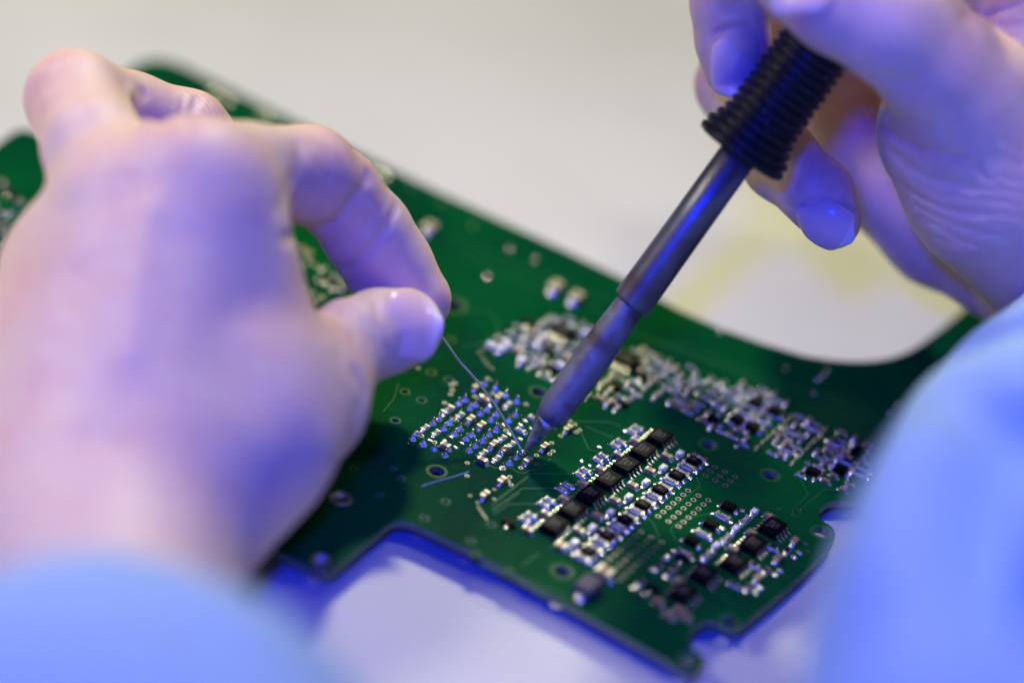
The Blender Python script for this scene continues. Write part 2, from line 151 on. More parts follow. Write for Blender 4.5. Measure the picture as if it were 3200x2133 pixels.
COMPONENTS = [['r1206', -20.15, 1.15, 90, '301C'], ['r0805', -17.3, 1.45, 90, '102'], ['r0805', -19.93, -7.59, 90, '1501'], ['r0805', -17.27, -7.44, 90, '1201'],
  ['r0805', -6.34, 1.07, 90, '102'], ['r0805', -6.34, -6.06, 90, '1201'], ['r0805', -3.79, 0.7, 90, '102'], ['r0805', -3.31, -5.73, 90, '1201'], ['cap', -14.61, 1.38, 90,
  ''], ['cap', -11.77, 1.14, 90, ''], ['cap', -20.31, 12.21, 90, ''], ['cap', -14.79, 12.53, 90, ''], ['cap', -6.21, -2.52, 90, ''], ['cap', -3.57, -2.51, 90, ''],
  ['r0805', -12.16, 12.08, 90, '102'], ['cap', -13.09, -10.24, 0, ''], ['cap', -16.41, 9.71, 0, ''], ['cap', -4.82, -8.93, 0, ''], ['r0805', -5.16, 6.28, 0, '1800'],
  ['r0805', -5.68, 12.09, 0, '1800'], ['cap', 1.83, 4.53, 90, ''], ['cap', 1.93, -2.05, 90, ''], ['cap', 1.92, 13.62, 90, ''], ['cap', 1.89, -11.78, 90, ''], ['cap',
  2.02, -18.29, 90, ''], ['chip', 17.75, -17.03, 0, '721MED'], ['chip', 17.75, -10, 0, '721MED'], ['chip', 17.75, -2.97, 0, '721MED'], ['chip', 17.75, 4.06, 0, '721MED'],
  ['chip', 17.75, 11.09, 0, '721MED'], ['chip', 17.75, 18.12, 0, '721MED'], ['chip', 17.75, 25.15, 0, '721MED'], ['capv', 14.5, -21.49, 0, ''], ['capv', 14.5, -14.46, 0,
  ''], ['capv', 14.5, -7.43, 0, ''], ['capv', 14.5, -0.4, 0, ''], ['capv', 14.5, 6.63, 0, ''], ['capv', 14.5, 13.66, 0, ''], ['capv', 14.5, 20.69, 0, ''], ['r0805',
  12.22, -16.74, 0, '1001'], ['r0805', 12.22, -9.71, 0, '1001'], ['r0805', 12.22, -2.68, 0, '1001'], ['r0805', 12.22, 4.35, 0, '1001'], ['r0805', 12.22, 11.38, 0,
  '1001'], ['r0805', 12.22, 18.41, 0, '1121'], ['r0805', 12.22, 25.44, 0, '121'], ['r0805', 12.14, -18.82, 0, '1002'], ['r0805', 12.14, -11.79, 0, '1002'], ['r0805',
  12.14, -4.76, 0, '1002'], ['r0805', 12.14, 2.27, 0, '1002'], ['r0805', 12.14, 9.3, 0, '1002'], ['r0805', 12.14, 16.33, 0, '1002'], ['r0805', 12.14, 23.36, 0, '1002'],
  ['capv', 22.17, -21.46, 0, ''], ['capv', 22.17, -14.43, 0, ''], ['capv', 22.17, -7.4, 0, ''], ['capv', 22.17, -0.37, 0, ''], ['capv', 22.17, 6.66, 0, ''], ['capv',
  22.17, 13.69, 0, ''], ['capv', 22.17, 20.72, 0, ''], ['led', 23.69, -18.7, 90, ''], ['led', 23.69, -11.67, 90, ''], ['led', 23.69, -4.64, 90, ''], ['led', 23.69, 2.39,
  90, ''], ['led', 23.69, 9.42, 90, ''], ['led', 23.69, 16.45, 90, ''], ['led', 23.69, 23.48, 90, ''], ['r1206', 27.11, -20.93, 0, '1500'], ['diode', 27.23, -18.98, 0,
  'ELL'], ['r1206', 27.21, -16.64, 0, '1002'], ['r1206', 27.11, -13.9, 0, '1500'], ['diode', 27.23, -11.95, 0, 'ELL'], ['r1206', 27.21, -9.61, 0, '1002'], ['r1206',
  27.11, -6.87, 0, '1500'], ['diode', 27.23, -4.92, 0, 'ELL'], ['r1206', 27.21, -2.58, 0, '1002'], ['r1206', 27.11, 0.16, 0, '1500'], ['diode', 27.23, 2.11, 0, 'ELL'],
  ['r1206', 27.21, 4.45, 0, '1002'], ['r1206', 27.11, 7.19, 0, '1500'], ['diode', 27.23, 9.14, 0, 'ELL'], ['r1206', 27.21, 11.48, 0, '1002'], ['r1206', 27.11, 14.22, 0,
  '1500'], ['diode', 27.23, 16.17, 0, 'ELL'], ['r1206', 27.21, 18.51, 0, '1002'], ['r1206', 27.11, 21.25, 0, '1500'], ['diode', 27.23, 23.2, 0, 'ELL'], ['r1206', 27.21,
  25.54, 0, '1002'], ['sot', 10.59, -22.35, 0, ''], ['cap', 22.26, -20.95, 0, ''], ['chip', 50.83, 14.94, 0, '721MED'], ['chip', 50.6, 6.99, 0, '721MED'], ['chip', 50.8,
  -1.09, 0, '721MED'], ['chip', 48.03, -8.86, 0, '721MED'], ['chip', 48.1, -17.01, 0, '721MED'], ['diode', 40.53, 14.78, 0, ''], ['diode', 40.74, 6.88, 0, ''], ['diode',
  40.69, -0.87, 0, ''], ['sot', 42.15, -6.89, 0, ''], ['sot', 42.53, -19.56, 0, ''], ['r1206', 40.99, 11.53, 0, '1500'], ['r1206', 40.95, 3.45, 0, '1500'], ['r1206',
  41.35, -5, 0, '1500'], ['led', 45.21, 17.35, 90, ''], ['led', 45.19, 9.5, 90, ''], ['led', 45.11, 1.48, 90, ''], ['r1206', 45.05, 13.81, 90, '2002'], ['r1206', 45.27,
  5.52, 90, '2002'], ['r1206', 45.18, -2.18, 90, '2002'], ['capv', 48.26, 18.27, 0, ''], ['capv', 48.39, 10.57, 0, ''], ['capv', 48.09, 3.1, 0, ''], ['capv', 45.35,
  -13.76, 0, ''], ['capv', 45.72, -22.48, 0, ''], ['r0805', 53.66, 9.9, 0, ''], ['r0805', 53.74, 1.93, 0, ''], ['r0805', 53.66, -6.5, 0, ''], ['cap', 56.15, 14.56, 90,
  ''], ['cap', 56.36, 6.9, 90, ''], ['cap', 56.42, -1.47, 90, ''], ['r0805', 56.41, 11.15, 90, ''], ['r0805', 56.39, 2.14, 90, ''], ['r0805', 56.27, -5.13, 90, ''],
  ['r0805', 39.72, -12.63, 90, ''], ['r0805', 39.5, -7.07, 90, ''], ['r0805', 39.74, -19.47, 90, ''], ['r0805', 42.38, -12.86, 90, ''], ['r0805', 42.3, -10.56, 90, ''],
  ['capv', 49.9, -21.5, 0, ''], ['capv', 49.17, -24.49, 0, ''], ['capv', 52.03, -22.62, 0, ''], ['coil', 33.47, -29.56, 90, ''], ['bigcap', 33.26, -22.75, 0, ''],
  ['bigcap', -29.36, 58, 90, ''], ['bigcap', -23.66, 57.67, 90, ''], ['bigcap', -63.45, 57.03, 90, ''], ['chipx', -18.52, 43.81, 90, ''], ['chipx', -2.31, 44.39, 90, ''],
  ['r1206', -25.25, 35.91, 0, ''], ['r1206', -21.71, 35.75, 0, ''], ['cap', -21.53, 30.74, 0, ''], ['cap', -12.46, 36.46, 0, ''], ['sot', -25.69, 41.54, 0, ''], ['sot',
  -16.53, 35.09, 0, ''], ['sot', -12.54, 30.23, 0, ''], ['sot', 5.1, 30.51, 0, ''], ['sot', 0.76, 34.76, 0, ''], ['sot', 2.91, 42.64, 0, ''], ['cap0603', -27.21, 31.87,
  0, ''], ['led', -25, 31.29, 0, ''], ['led', -26.87, 27.86, 0, ''], ['led', -24.77, 28.15, 90, ''], ['r0603', -26.73, 39.26, 0, ''], ['r0603', -23.67, 42.03, 90, ''],
  ['cap0603', -23.22, 39.54, 0, ''], ['r0603', -22.85, 35.03, 90, ''], ['cap0603', -22.79, 46.45, 0, ''], ['r0603', -20.48, 47.17, 0, ''], ['r0603', -20.78, 50.61, 0,
  ''], ['r0603', -17.43, 50.42, 90, ''], ['led', -18.39, 47.15, 90, ''], ['r0603', -16.54, 47.13, 0, ''], ['led', -14.56, 47.26, 0, ''], ['led', -20.73, 39.23, 90, ''],
  ['cap0603', -18.98, 38.64, 0, ''], ['r0603', -18.74, 36.46, 0, ''], ['r0603', -14.05, 43.86, 90, ''], ['r0603', -13.91, 39.63, 0, ''], ['r0603', -13.91, 36.73, 0, ''],
  ['r0603', -18.58, 32.29, 0, ''], ['r0603', -16.48, 31.86, 0, ''], ['r0603', -16.52, 28.02, 90, ''], ['r0603', -13.86, 27.74, 90, ''], ['r0603', -13.95, 32.86, 90, ''],
  ['led', -11.83, 32.71, 0, ''], ['r0603', -11.68, 26.97, 0, ''], ['led', -18.82, 27.74, 90, ''], ['r0603', -10, 28.03, 90, ''], ['r0603', -15.39, 50.84, 0, ''],
  ['r0603', -5.31, 46.28, 0, ''], ['cap0603', -3.12, 47.14, 0, ''], ['r0603', -3.26, 50.39, 0, ''], ['r0603', -0.85, 47.12, 90, ''], ['cap0603', 0.65, 47.25, 0, ''],
  ['r0603', -0.07, 50.35, 90, ''], ['r0603', 2.2, 50.32, 0, ''], ['r0603', 2.77, 47.08, 90, ''], ['r0603', 3.2, 43.72, 90, ''], ['cap0603', 5.4, 44.14, 0, ''], ['r0603',
  4.18, 50, 0, ''], ['r0603', 4, 52.22, 90, ''], ['r0603', -1.55, 36.4, 90, ''], ['r0603', -1.34, 32.41, 90, ''], ['cap0603', 0.6, 33.97, 90, ''], ['cap0603', 0.79,
  31.84, 90, ''], ['cap0603', 0.78, 28.61, 0, ''], ['r0603', 3.51, 32.83, 0, ''], ['r0603', 5.45, 32.54, 90, ''], ['r0603', 3.21, 39.96, 0, ''], ['r0603', 5.58, 40.09,
  90, ''], ['r0603', 5.45, 36.23, 0, ''], ['r0603', 3.33, 36.81, 0, ''], ['r0603', 5.47, 47.05, 0, ''], ['cap0603', -1.63, 27.48, 90, ''], ['cap0603', 3.02, 28.19, 90,
  ''], ['r0603', 5.22, 28.19, 90, ''], ['r0603', 8.83, 54.23, 0, ''], ['r0603', 11.03, 52.35, 90, ''], ['cap0603', 8.98, 48.9, 90, ''], ['r0603', 8.97, 46.52, 0, ''],
  ['r0603', 9.09, 43.71, 0, ''], ['r0603', 8.96, 41.34, 90, ''], ['cap0603', 9.03, 38.4, 90, ''], ['r0603', 13.3, 51.05, 0, ''], ['r0603', 14.21, 53.6, 90, ''], ['r0603',
  17.15, 54.29, 90, ''], ['r0603', 11.81, 49.3, 0, ''], ['r0603', 11.14, 43.04, 0, ''], ['r0603', 13.18, 44.29, 90, ''], ['r0603', 14.83, 47.17, 90, ''], ['r0603', 17.01,
  49.15, 0, ''], ['r0603', 17.19, 46.42, 0, ''], ['cap0603', 12.27, 38.99, 90, ''], ['cap0603', 14.75, 38.98, 0, ''], ['r0603', 14.42, 42.38, 90, ''], ['r0603', 17.15,
  43.37, 0, ''], ['cap0603', 17.18, 40.93, 0, ''], ['r0603', 17.05, 38.79, 0, ''], ['cap0603', 6.61, 50.82, 90, ''], ['r0603', 17.13, 51.62, 0, ''], ['cap0603', 12.75,
  46.47, 90, ''], ['cap0603', 10.73, 46.12, 90, ''], ['cap0603', 20.34, 56.74, 90, ''], ['r0603', 23.13, 56.69, 0, ''], ['cap0603', 25.71, 56.74, 0, ''], ['r0603', 21.97,
  49.64, 0, ''], ['r0603', 22.22, 51.64, 90, ''], ['r0603', 19.4, 46.4, 90, ''], ['cap0603', 22.16, 46.37, 90, ''], ['r0603', 19.79, 49.12, 90, ''], ['cap0603', 20.63,
  41.35, 90, ''], ['r0603', 22.33, 43.4, 90, ''], ['cap0603', 21.08, 38.41, 0, ''], ['cap0603', 23.49, 37.52, 90, ''], ['r0603', 23.83, 39.55, 0, ''], ['r0603', 25.77,
  42.12, 0, ''], ['r0603', 25.92, 37.77, 0, ''], ['r0603', 28.89, 57.7, 0, ''], ['cap0603', 31.01, 57.57, 90, ''], ['r0603', 28.96, 50.82, 90, ''], ['r0603', 30.95,
  51.16, 0, ''], ['r0603', 30.03, 42, 90, ''], ['r0603', 24.39, 50.7, 0, ''], ['r0603', 26.66, 51.04, 0, ''], ['r0603', 30.86, 36.17, 90, ''], ['r0603', 31.61, 37.22, 0,
  ''], ['r1206', 20.8, 52.21, 0, ''], ['r1206', 26.04, 54.16, 0, ''], ['r1206', 26.1, 47.87, 0, ''], ['r1206', 26.23, 45.43, 0, ''], ['r1206', 30.09, 48.27, 0, ''],
  ['r1206', 30.32, 45.39, 0, ''], ['r1206', 30.17, 54.09, 0, ''], ['diode', 26.34, 52.03, 0, ''], ['diode', 30.81, 52.34, 0, ''], ['diode', 26.53, 43.35, 0, ''],
  ['diode', 30.23, 43.5, 0, ''], ['diode', 22.58, 39.28, 0, ''], ['r1206', 39.65, 53.86, 0, ''], ['r1206', 37.11, 49.27, 0, ''], ['r1206', 39.61, 42.63, 0, ''], ['r1206',
  46.17, 52.4, 0, ''], ['r1206', 51.12, 54.68, 0, ''], ['r1206', 51.18, 48.12, 0, ''], ['r1206', 51.32, 45.54, 0, ''], ['r1206', 54.97, 48.7, 0, ''], ['r1206', 55.36,
  46.39, 0, ''], ['diode', 51.44, 52.4, 0, ''], ['diode', 51.63, 43.84, 0, ''], ['diode', 47.7, 38.78, 0, ''], ['cap0603', 36.27, 52.09, 90, ''], ['cap0603', 36.27,
  43.37, 90, ''], ['r0603', 40.05, 47.8, 90, ''], ['r0603', 38.2, 46.74, 90, ''], ['cap0603', 38.55, 44.6, 0, ''], ['r0603', 40.42, 44.85, 0, ''], ['r0603', 37.79, 38.85,
  0, ''], ['cap0603', 39.82, 39.28, 0, ''], ['cap0603', 44.57, 46.32, 90, ''], ['cap0603', 45.54, 49.53, 90, ''], ['cap0603', 47.23, 49.6, 0, ''], ['r0603', 47.5, 46.29,
  0, ''], ['cap0603', 47.57, 43.63, 90, ''], ['r0603', 45.77, 41.53, 0, ''], ['cap0603', 46.39, 38.63, 0, ''], ['r0603', 48.78, 37.84, 90, ''], ['r0603', 47.79, 41.95, 0,
  ''], ['cap0603', 51.42, 41.31, 0, ''], ['cap0603', 51.05, 38.26, 0, ''], ['cap0603', 45.51, 56.77, 0, ''], ['cap0603', 48.48, 56.72, 90, ''], ['r0603', 50.71, 57.05,
  90, ''], ['cap0603', 51.79, 57.03, 0, ''], ['r0603', 55.26, 41.72, 0, ''], ['cap0603', 55.24, 38.24, 0, ''], ['cap0603', 55.2, 40.06, 90, ''], ['r0603', 46.1, 36.46, 0,
  ''], ['cap0603', 36.33, 46.23, 0, ''], ['cap0603', 40.1, 51.22, 90, ''], ['cap0402', 34.13, 54.36, 90, ''], ['cap0402', 34.17, 51.64, 90, ''], ['cap0402', 34.22, 48.94,
  90, ''], ['cap0402', 34.26, 46.25, 90, ''], ['cap0402', 34.3, 43.59, 90, ''], ['cap0402', 34.34, 40.94, 90, ''], ['cap0402', 34.38, 38.31, 90, ''], ['cap0402', 41.89,
  55.52, 90, ''], ['cap0402', 42.02, 52.72, 90, ''], ['cap0402', 42.14, 49.95, 90, ''], ['cap0402', 42.26, 47.2, 90, ''], ['cap0402', 42.38, 44.47, 90, ''], ['cap0402',
  42.5, 41.75, 90, ''], ['cap0402', 42.62, 39.05, 90, ''], ['cap0402', 42.35, 52.6, 90, ''], ['cap0402', 42.35, 49.8, 90, ''], ['cap0402', 42.36, 47.02, 90, ''],
  ['cap0402', 42.36, 44.26, 90, ''], ['cap0402', 42.36, 41.52, 90, ''], ['cap0603', -78.43, 28.62, 0, ''], ['cap0603', -76.21, 28.14, 90, ''], ['r0603', -73.77, 25.91, 0,
  ''], ['r0603', -70.49, 25.76, 90, ''], ['r0603', -68.14, 20.94, 0, ''], ['r0603', -64.35, 21.12, 90, ''], ['cap0603', -62.87, 21.05, 0, ''], ['r0603', -66.82, 25.77, 0,
  ''], ['cap0603', -63.58, 24.19, 0, ''], ['sot', -66.71, 22.72, 0, ''], ['sot', -137.57, -1.91, 0, ''], ['cap0603', -141.84, 0.21, 0, ''], ['cap0603', -133.63, -2.97, 0,
  ''], ['r0603', -132.21, -7.46, 90, ''], ['cap0603', -132.78, -9.68, 0, ''], ['r0603', -129.03, -12.42, 90, ''], ['cap0603', -129.57, -13.64, 0, ''], ['cap0603',
  -127.05, -15.82, 0, ''], ['cap0603', -124.33, -19.56, 90, ''], ['cap0603', -121.44, -21.84, 0, ''], ['cap0603', -119.85, -24.29, 90, ''], ['cap0603', -136.97, -7.97, 0,
  ''], ['cap0603', -133.02, -13.09, 0, ''], ['r0603', -127.3, -19.17, 90, ''], ['r0603', -26.39, 30.15, 0, ''], ['cap0603', -24.09, 29.71, 90, ''], ['r0603', -24.17,
  37.1, 90, ''], ['r0603', -24.16, 44.75, 90, ''], ['r0603', -24.13, 47.26, 90, ''], ['r0603', -22.28, 33.16, 0, ''], ['r0603', -22.36, 37.63, 0, ''], ['r0603', -22.46,
  43.65, 0, ''], ['r0603', -22.45, 48.24, 0, ''], ['cap0603', -20.15, 29.61, 90, ''], ['r0603', -18.46, 30.1, 0, ''], ['r0603', -18.4, 34.71, 0, ''], ['r0603', -16.14,
  29.7, 90, ''], ['r0603', -16.05, 37.15, 90, ''], ['cap0603', -16.06, 39.61, 90, ''], ['cap0603', -14.49, 30.14, 0, ''], ['r0603', -14.38, 42.16, 0, ''], ['r0603',
  -14.4, 49.69, 0, ''], ['r0603', -12.11, 34.61, 90, ''], ['r0603', -4.68, 47.84, 0, ''], ['r0603', -2.27, 34.37, 90, ''], ['r0603', -2.28, 39.21, 90, ''], ['cap0603',
  -2.34, 51.79, 90, ''], ['r0603', -0.68, 38.76, 0, ''], ['r0603', -0.74, 52.23, 0, ''], ['r0603', 1.72, 39.15, 90, ''], ['cap0603', 1.57, 44.25, 90, ''], ['r0603', 1.63,
  51.72, 90, ''], ['cap0603', 3.41, 29.72, 0, ''], ['r0603', 5.65, 34.25, 90, ''], ['cap0603', 5.71, 41.69, 90, ''], ['cap0603', 5.6, 49.35, 90, ''], ['r0603', 13.89,
  40.96, 0, ''], ['r0603', 16.16, 52.84, 90, ''], ['r0603', 20.82, 45.51, 0, ''], ['r0603', 20.8, 54.59, 0, ''], ['r0603', 23.21, 54.01, 90, ''], ['r0603', 24.9, 59, 0,
  ''], ['r0603', 27.23, 38.9, 90, ''], ['r0603', 27.19, 49, 90, ''], ['r0603', 27.14, 59.03, 90, ''], ['r0603', 28.87, 38.07, 0, ''], ['cap0603', 28.83, 41.1, 0, ''],
  ['r0603', 28.91, 47.18, 0, ''], ['r0603', 28.85, 55.94, 0, ''], ['cap0603', 31.28, 38.96, 90, ''], ['r0603', 35.5, 55.76, 0, ''], ['r0603', 37.75, 43, 90, ''],
  ['cap0603', 37.74, 55.48, 90, ''], ['r0603', 39.4, 40.89, 0, ''], ['r0603', 39.39, 55.81, 0, ''], ['r0603', 46.6, 45.01, 0, ''], ['cap0603', 46.52, 48.24, 0, ''],
  ['r0603', 46.69, 54.17, 0, ''], ['cap0603', 48.97, 40.34, 90, ''], ['r0603', 48.89, 45.18, 90, ''], ['cap0603', 48.97, 47.71, 90, ''], ['cap0603', 48.97, 50.16, 90,
  ''], ['cap0603', 50.59, 49.53, 0, ''], ['r0603', 52.9, 47.63, 90, ''], ['r0603', 52.9, 50, 90, ''], ['r0603', 54.59, 51.19, 0, '']]
TRACES = [[[4.56, -4.4], [10.73, 1.46]], [[4.69, -9.99], [4.51, -4.32]], [[-3.26, -8.28], [-1.92, -8.48], [-1.24, -7.67]], [[-0.25, -6], [2.67, -6.05], [3.56, -5.15],
  [3.65, -3.62], [4.75, -2.5], [4.64, 2.82]], [[4.24, -18.08], [4.49, -4.55]], [[5.32, -20.52], [5.96, -10.13], [10.68, -5.47]], [[6.47, -21.87], [6.87, -16.45], [10.71,
  -12.59]], [[4.56, -19.78], [4.78, -6.25]], [[5.78, -20.82], [6.32, -11.92]], [[0.68, 17.49], [6.79, 23.34], [9.51, 23.35]], [[3.78, 18.01], [10.41, 18.74]], [[3.79,
  15.8], [8.64, 11.48], [10.21, 12]], [[30.14, 19.59], [32.26, 17.51], [31.79, 5.66]], [[29.83, 0.15], [31.58, -0.61], [34.62, -3.56], [34.85, -4.82]], [[38.77, 11.14],
  [37.64, 9.49], [35.13, 3.94], [35.04, 0.34], [37.95, -2.22]], [[45.2, 36.84], [50.41, 31.74], [50.5, 24.28], [51.47, 22.95]], [[51.59, 25.63], [51.97, 35.95], [54.54,
  38.02]], [[56.83, 16.23], [58.09, 16.34]], [[57.19, 14.11], [59.62, 14.4]], [[-33.29, 1.83], [-30.73, -3.44], [-29.62, -8.98]], [[-38.33, 36.05], [-35.27, 39.33],
  [-31.14, 37.48], [-28.62, 32.76], [-29.44, 27.04], [-31.65, 23.49]], [[-58.65, 60.05], [-40.17, 61.27], [-18.26, 63.94]], [[-56.52, 56.9], [-37.95, 57.84], [-16.6,
  59.31]], [[-51.98, 53.75], [-35.95, 54.75], [-31.2, 54.68]], [[-13.1, 55.46], [7.62, 58.88], [28.4, 61.49]], [[-5.22, 57.6], [12.43, 60.3], [32.73, 63.64]], [[0.58,
  61.27], [16.37, 63.23], [41.39, 67.95]], [[13.26, -36.82], [20.9, -36.31], [28.26, -35.45]], [[20.91, -34.85], [28.44, -33.26], [31.73, -33.49]], [[19.52, -31.22],
  [20.08, -25.61]]]
SCRATCH_GLINT = [[-9.14, -24.57], [-8.64, -22.64], [-7.64, -20.19], [-6.4, -17.28], [-5.46, -14.68], [-5.05, -13.21]]
HAND_STEP = 1.1
# ---- signed distance modelling of the hands: every finger is a chain of tapered round cones
def cone_sd(P, a, ra, b, rb):
    a = np.array(a, float); b = np.array(b, float)
    ab = b - a; L2 = float(ab @ ab) + 1e-9
    t = np.clip(((P - a) @ ab) / L2, 0.0, 1.0)
    d = P - (a + t[..., None] * ab)
    return np.sqrt((d * d).sum(-1)) - (ra + (rb - ra) * t)
def smin(a, b, k):
    h = np.clip(0.5 + 0.5 * (b - a) / k, 0.0, 1.0)
    return b + (a - b) * h - k * h * (1.0 - h)
def chain_sd(P, ch, k):
    if len(ch) == 1:
        return np.sqrt(((P - np.array(ch[0][:3])) ** 2).sum(-1)) - ch[0][3]
    out = None
    for p, q in zip(ch[:-1], ch[1:]):
        d = cone_sd(P, p[:3], p[3], q[:3], q[3])
        out = d if out is None else smin(out, d, k)
    return out
def polyline_dist(P, pts):
    out = None
    for p, q in zip(pts[:-1], pts[1:]):
        d = cone_sd(P, p, 0.0, q, 0.0)
        out = d if out is None else np.minimum(out, d)
    return out
def hand_sd(P, H, creases=True):
    palm = None
    for ch in H['palm']:
        d = chain_sd(P, ch, 5.0)
        palm = d if palm is None else smin(palm, d, H['blend'])
    out = palm
    for ch in H['fingers']:
        d = smin(chain_sd(P, ch, 2.2), palm, 5.0)
        out = np.minimum(out, d)
    if creases:
        shp = P.shape[:-1]; Pf = P.reshape(-1, 3); of = out.reshape(-1).copy()
        for pts, depth, wid in H['creases']:
            A = np.array(pts, float); r = 3.0 * wid
            m = np.nonzero(((Pf > A.min(0) - r) & (Pf < A.max(0) + r)).all(1))[0]
            if len(m): of[m] += depth * np.exp(-(polyline_dist(Pf[m], pts) / wid) ** 2)
        out = of.reshape(shp)
    return out
# ---- materials
def mat(name, color, rough=0.5, metal=0.0, bump=None, vary=None, sss=None, coat=0.0, spec=None, emit=None):
    m = bpy.data.materials.new(name); m.use_nodes = True
    nt = m.node_tree; b = nt.nodes['Principled BSDF']
    b.inputs['Base Color'].default_value = (*color, 1); b.inputs['Roughness'].default_value = rough
    b.inputs['Metallic'].default_value = metal
    if spec is not None: b.inputs['Specular IOR Level'].default_value = spec
    if coat: b.inputs['Coat Weight'].default_value = coat; b.inputs['Coat Roughness'].default_value = 0.15
    tc = nt.nodes.new('ShaderNodeTexCoord')
    if sss:
        b.inputs['Subsurface Weight'].default_value = sss[0]
        b.inputs['Subsurface Radius'].default_value = sss[1]; b.inputs['Subsurface Scale'].default_value = sss[2]
    if vary:                                  # list of (scale per mm, detail, colour B, low, high)
        last = None
        for sc, det, colb, lo, hi in vary:
            no = nt.nodes.new('ShaderNodeTexNoise'); no.inputs['Scale'].default_value = sc / MM; no.inputs['Detail'].default_value = det
            nt.links.new(tc.outputs['Object'], no.inputs['Vector'])
            mr = nt.nodes.new('ShaderNodeMapRange'); mr.inputs['From Min'].default_value = lo; mr.inputs['From Max'].default_value = hi
            nt.links.new(no.outputs['Fac'], mr.inputs['Value'])
            mx = nt.nodes.new('ShaderNodeMix'); mx.data_type = 'RGBA'
            nt.links.new(mr.outputs['Result'], mx.inputs[0])
            if last is None: mx.inputs[6].default_value = (*color, 1)
            else: nt.links.new(last, mx.inputs[6])
            mx.inputs[7].default_value = (*colb, 1); last = mx.outputs[2]
        nt.links.new(last, b.inputs['Base Color'])
    if bump:                                  # list of (scale per mm, detail, distance mm, strength)
        prev = None
        for sc, det, dist, st in bump:
            no = nt.nodes.new('ShaderNodeTexNoise'); no.inputs['Scale'].default_value = sc / MM; no.inputs['Detail'].default_value = det
            nt.links.new(tc.outputs['Object'], no.inputs['Vector'])
            bp = nt.nodes.new('ShaderNodeBump'); bp.inputs['Distance'].default_value = dist * MM; bp.inputs['Strength'].default_value = st
            nt.links.new(no.outputs['Fac'], bp.inputs['Height'])
            if prev: nt.links.new(prev, bp.inputs['Normal'])
            prev = bp.outputs['Normal']
        nt.links.new(prev, b.inputs['Normal'])
    return m
M = {}
M['bench'] = mat('bench_laminate', (0.58, 0.58, 0.56), 0.55, vary=[(0.012, 3, (0.52, 0.52, 0.50), 0.4, 0.65)], bump=[(1.5, 2, 0.05, 0.2)])
M['mask'] = mat('green_solder_mask', (0.001, 0.072, 0.018), 0.16, vary=[(0.03, 2, (0.001, 0.046, 0.018), 0.4, 0.62), (0.4, 3, (0.002, 0.080, 0.022), 0.55, 0.8)], bump=[(0.8, 2, 0.02, 0.08)], spec=0.04)
M['edge'] = mat('board_edge_laminate', (0.16, 0.20, 0.12), 0.7)
M['trace'] = mat('covered_copper_track', (0.004, 0.11, 0.035), 0.34, spec=0.1)
M['tin'] = mat('tinned_solder', (0.92, 0.92, 0.92), 0.19, 1.0, bump=[(2.0, 2, 0.22, 0.8)])
M['tin_flat'] = mat('tinned_pad', (0.50, 0.50, 0.51), 0.28, 1.0, bump=[(4.0, 2, 0.04, 0.5)])
M['cap'] = mat('tan_ceramic', (0.33, 0.19, 0.11), 0.45, vary=[(0.5, 1, (0.27, 0.15, 0.09), 0.4, 0.6)])
M['alumina'] = mat('white_alumina', (0.74, 0.74, 0.76), 0.5)
M['black'] = mat('black_moulding', (0.0018, 0.0018, 0.004), 0.45, bump=[(6, 2, 0.02, 0.4)], spec=0.06)
M['coat'] = mat('black_resistor_glaze', (0.003, 0.003, 0.005), 0.35, spec=0.22)
M['print'] = mat('white_print', (0.75, 0.75, 0.72), 0.6)
M['dimprint'] = mat('laser_print', (0.09, 0.085, 0.08), 0.6)
M['whitebody'] = mat('white_ceramic', (0.80, 0.80, 0.80), 0.4)
M['coil'] = mat('dark_blue_coil_case', (0.035, 0.035, 0.07), 0.6)
M['hole'] = mat('drilled_laminate', (0.20, 0.19, 0.10), 0.8)
M['blue_glint'] = mat('scratch_blue_reflection', (0.03, 0.06, 0.55), 0.45)  # blue light reflected off the scratch, painted in as base colour
M['halo'] = mat('thin_mask_ring', (0.010, 0.11, 0.018), 0.35, spec=0.1)
M['via'] = mat('tinned_via_ring', (0.30, 0.30, 0.30), 0.45, 1.0)
M['barrelhole'] = mat('dark_via_bore', (0.03, 0.03, 0.025), 0.6)
M['wire'] = mat('solder_wire_tin', (0.85, 0.85, 0.87), 0.30, 1.0)
M['rubber'] = mat('black_rubber', (0.005, 0.006, 0.010), 0.40, spec=0.32, vary=[(2.2, 1, (0.35, 0.38, 0.42), 0.74, 0.77)], bump=[(2.5, 3, 0.04, 0.5)])
M['steel'] = mat('heat_stained_steel', (0.20, 0.21, 0.28), 0.42, 0.85, vary=[(0.10, 3, (0.13, 0.10, 0.10), 0.45, 0.7), (3.0, 2, (0.04, 0.035, 0.03), 0.70, 0.76)], bump=[(3, 3, 0.02, 0.4)])
M['burnt'] = mat('oxidised_steel', (0.23, 0.24, 0.31), 0.55, 0.6, vary=[(0.15, 3, (0.12, 0.09, 0.09), 0.45, 0.65), (3.0, 2, (0.45, 0.45, 0.45), 0.72, 0.78)], bump=[(4, 3, 0.03, 0.5)])
M['tipend'] = mat('wetted_iron_tip', (0.66, 0.66, 0.68), 0.32, 0.9, vary=[(0.5, 5, (0.24, 0.23, 0.22), 0.42, 0.6), (4.0, 2, (0.65, 0.65, 0.68), 0.64, 0.70)], bump=[(1.2, 5, 0.25, 0.9)])
M['skin'] = mat('skin', (0.76, 0.55, 0.45), 0.54, sss=(0.35, (1.0, 0.35, 0.2), 0.0022), vary=[(0.045, 2, (0.74, 0.44, 0.37), 0.45, 0.75), (0.35, 2, (0.80, 0.60, 0.50), 0.5, 0.8)], bump=[(0.9, 4, 0.12, 0.5), (3.0, 3, 0.06, 0.55)])
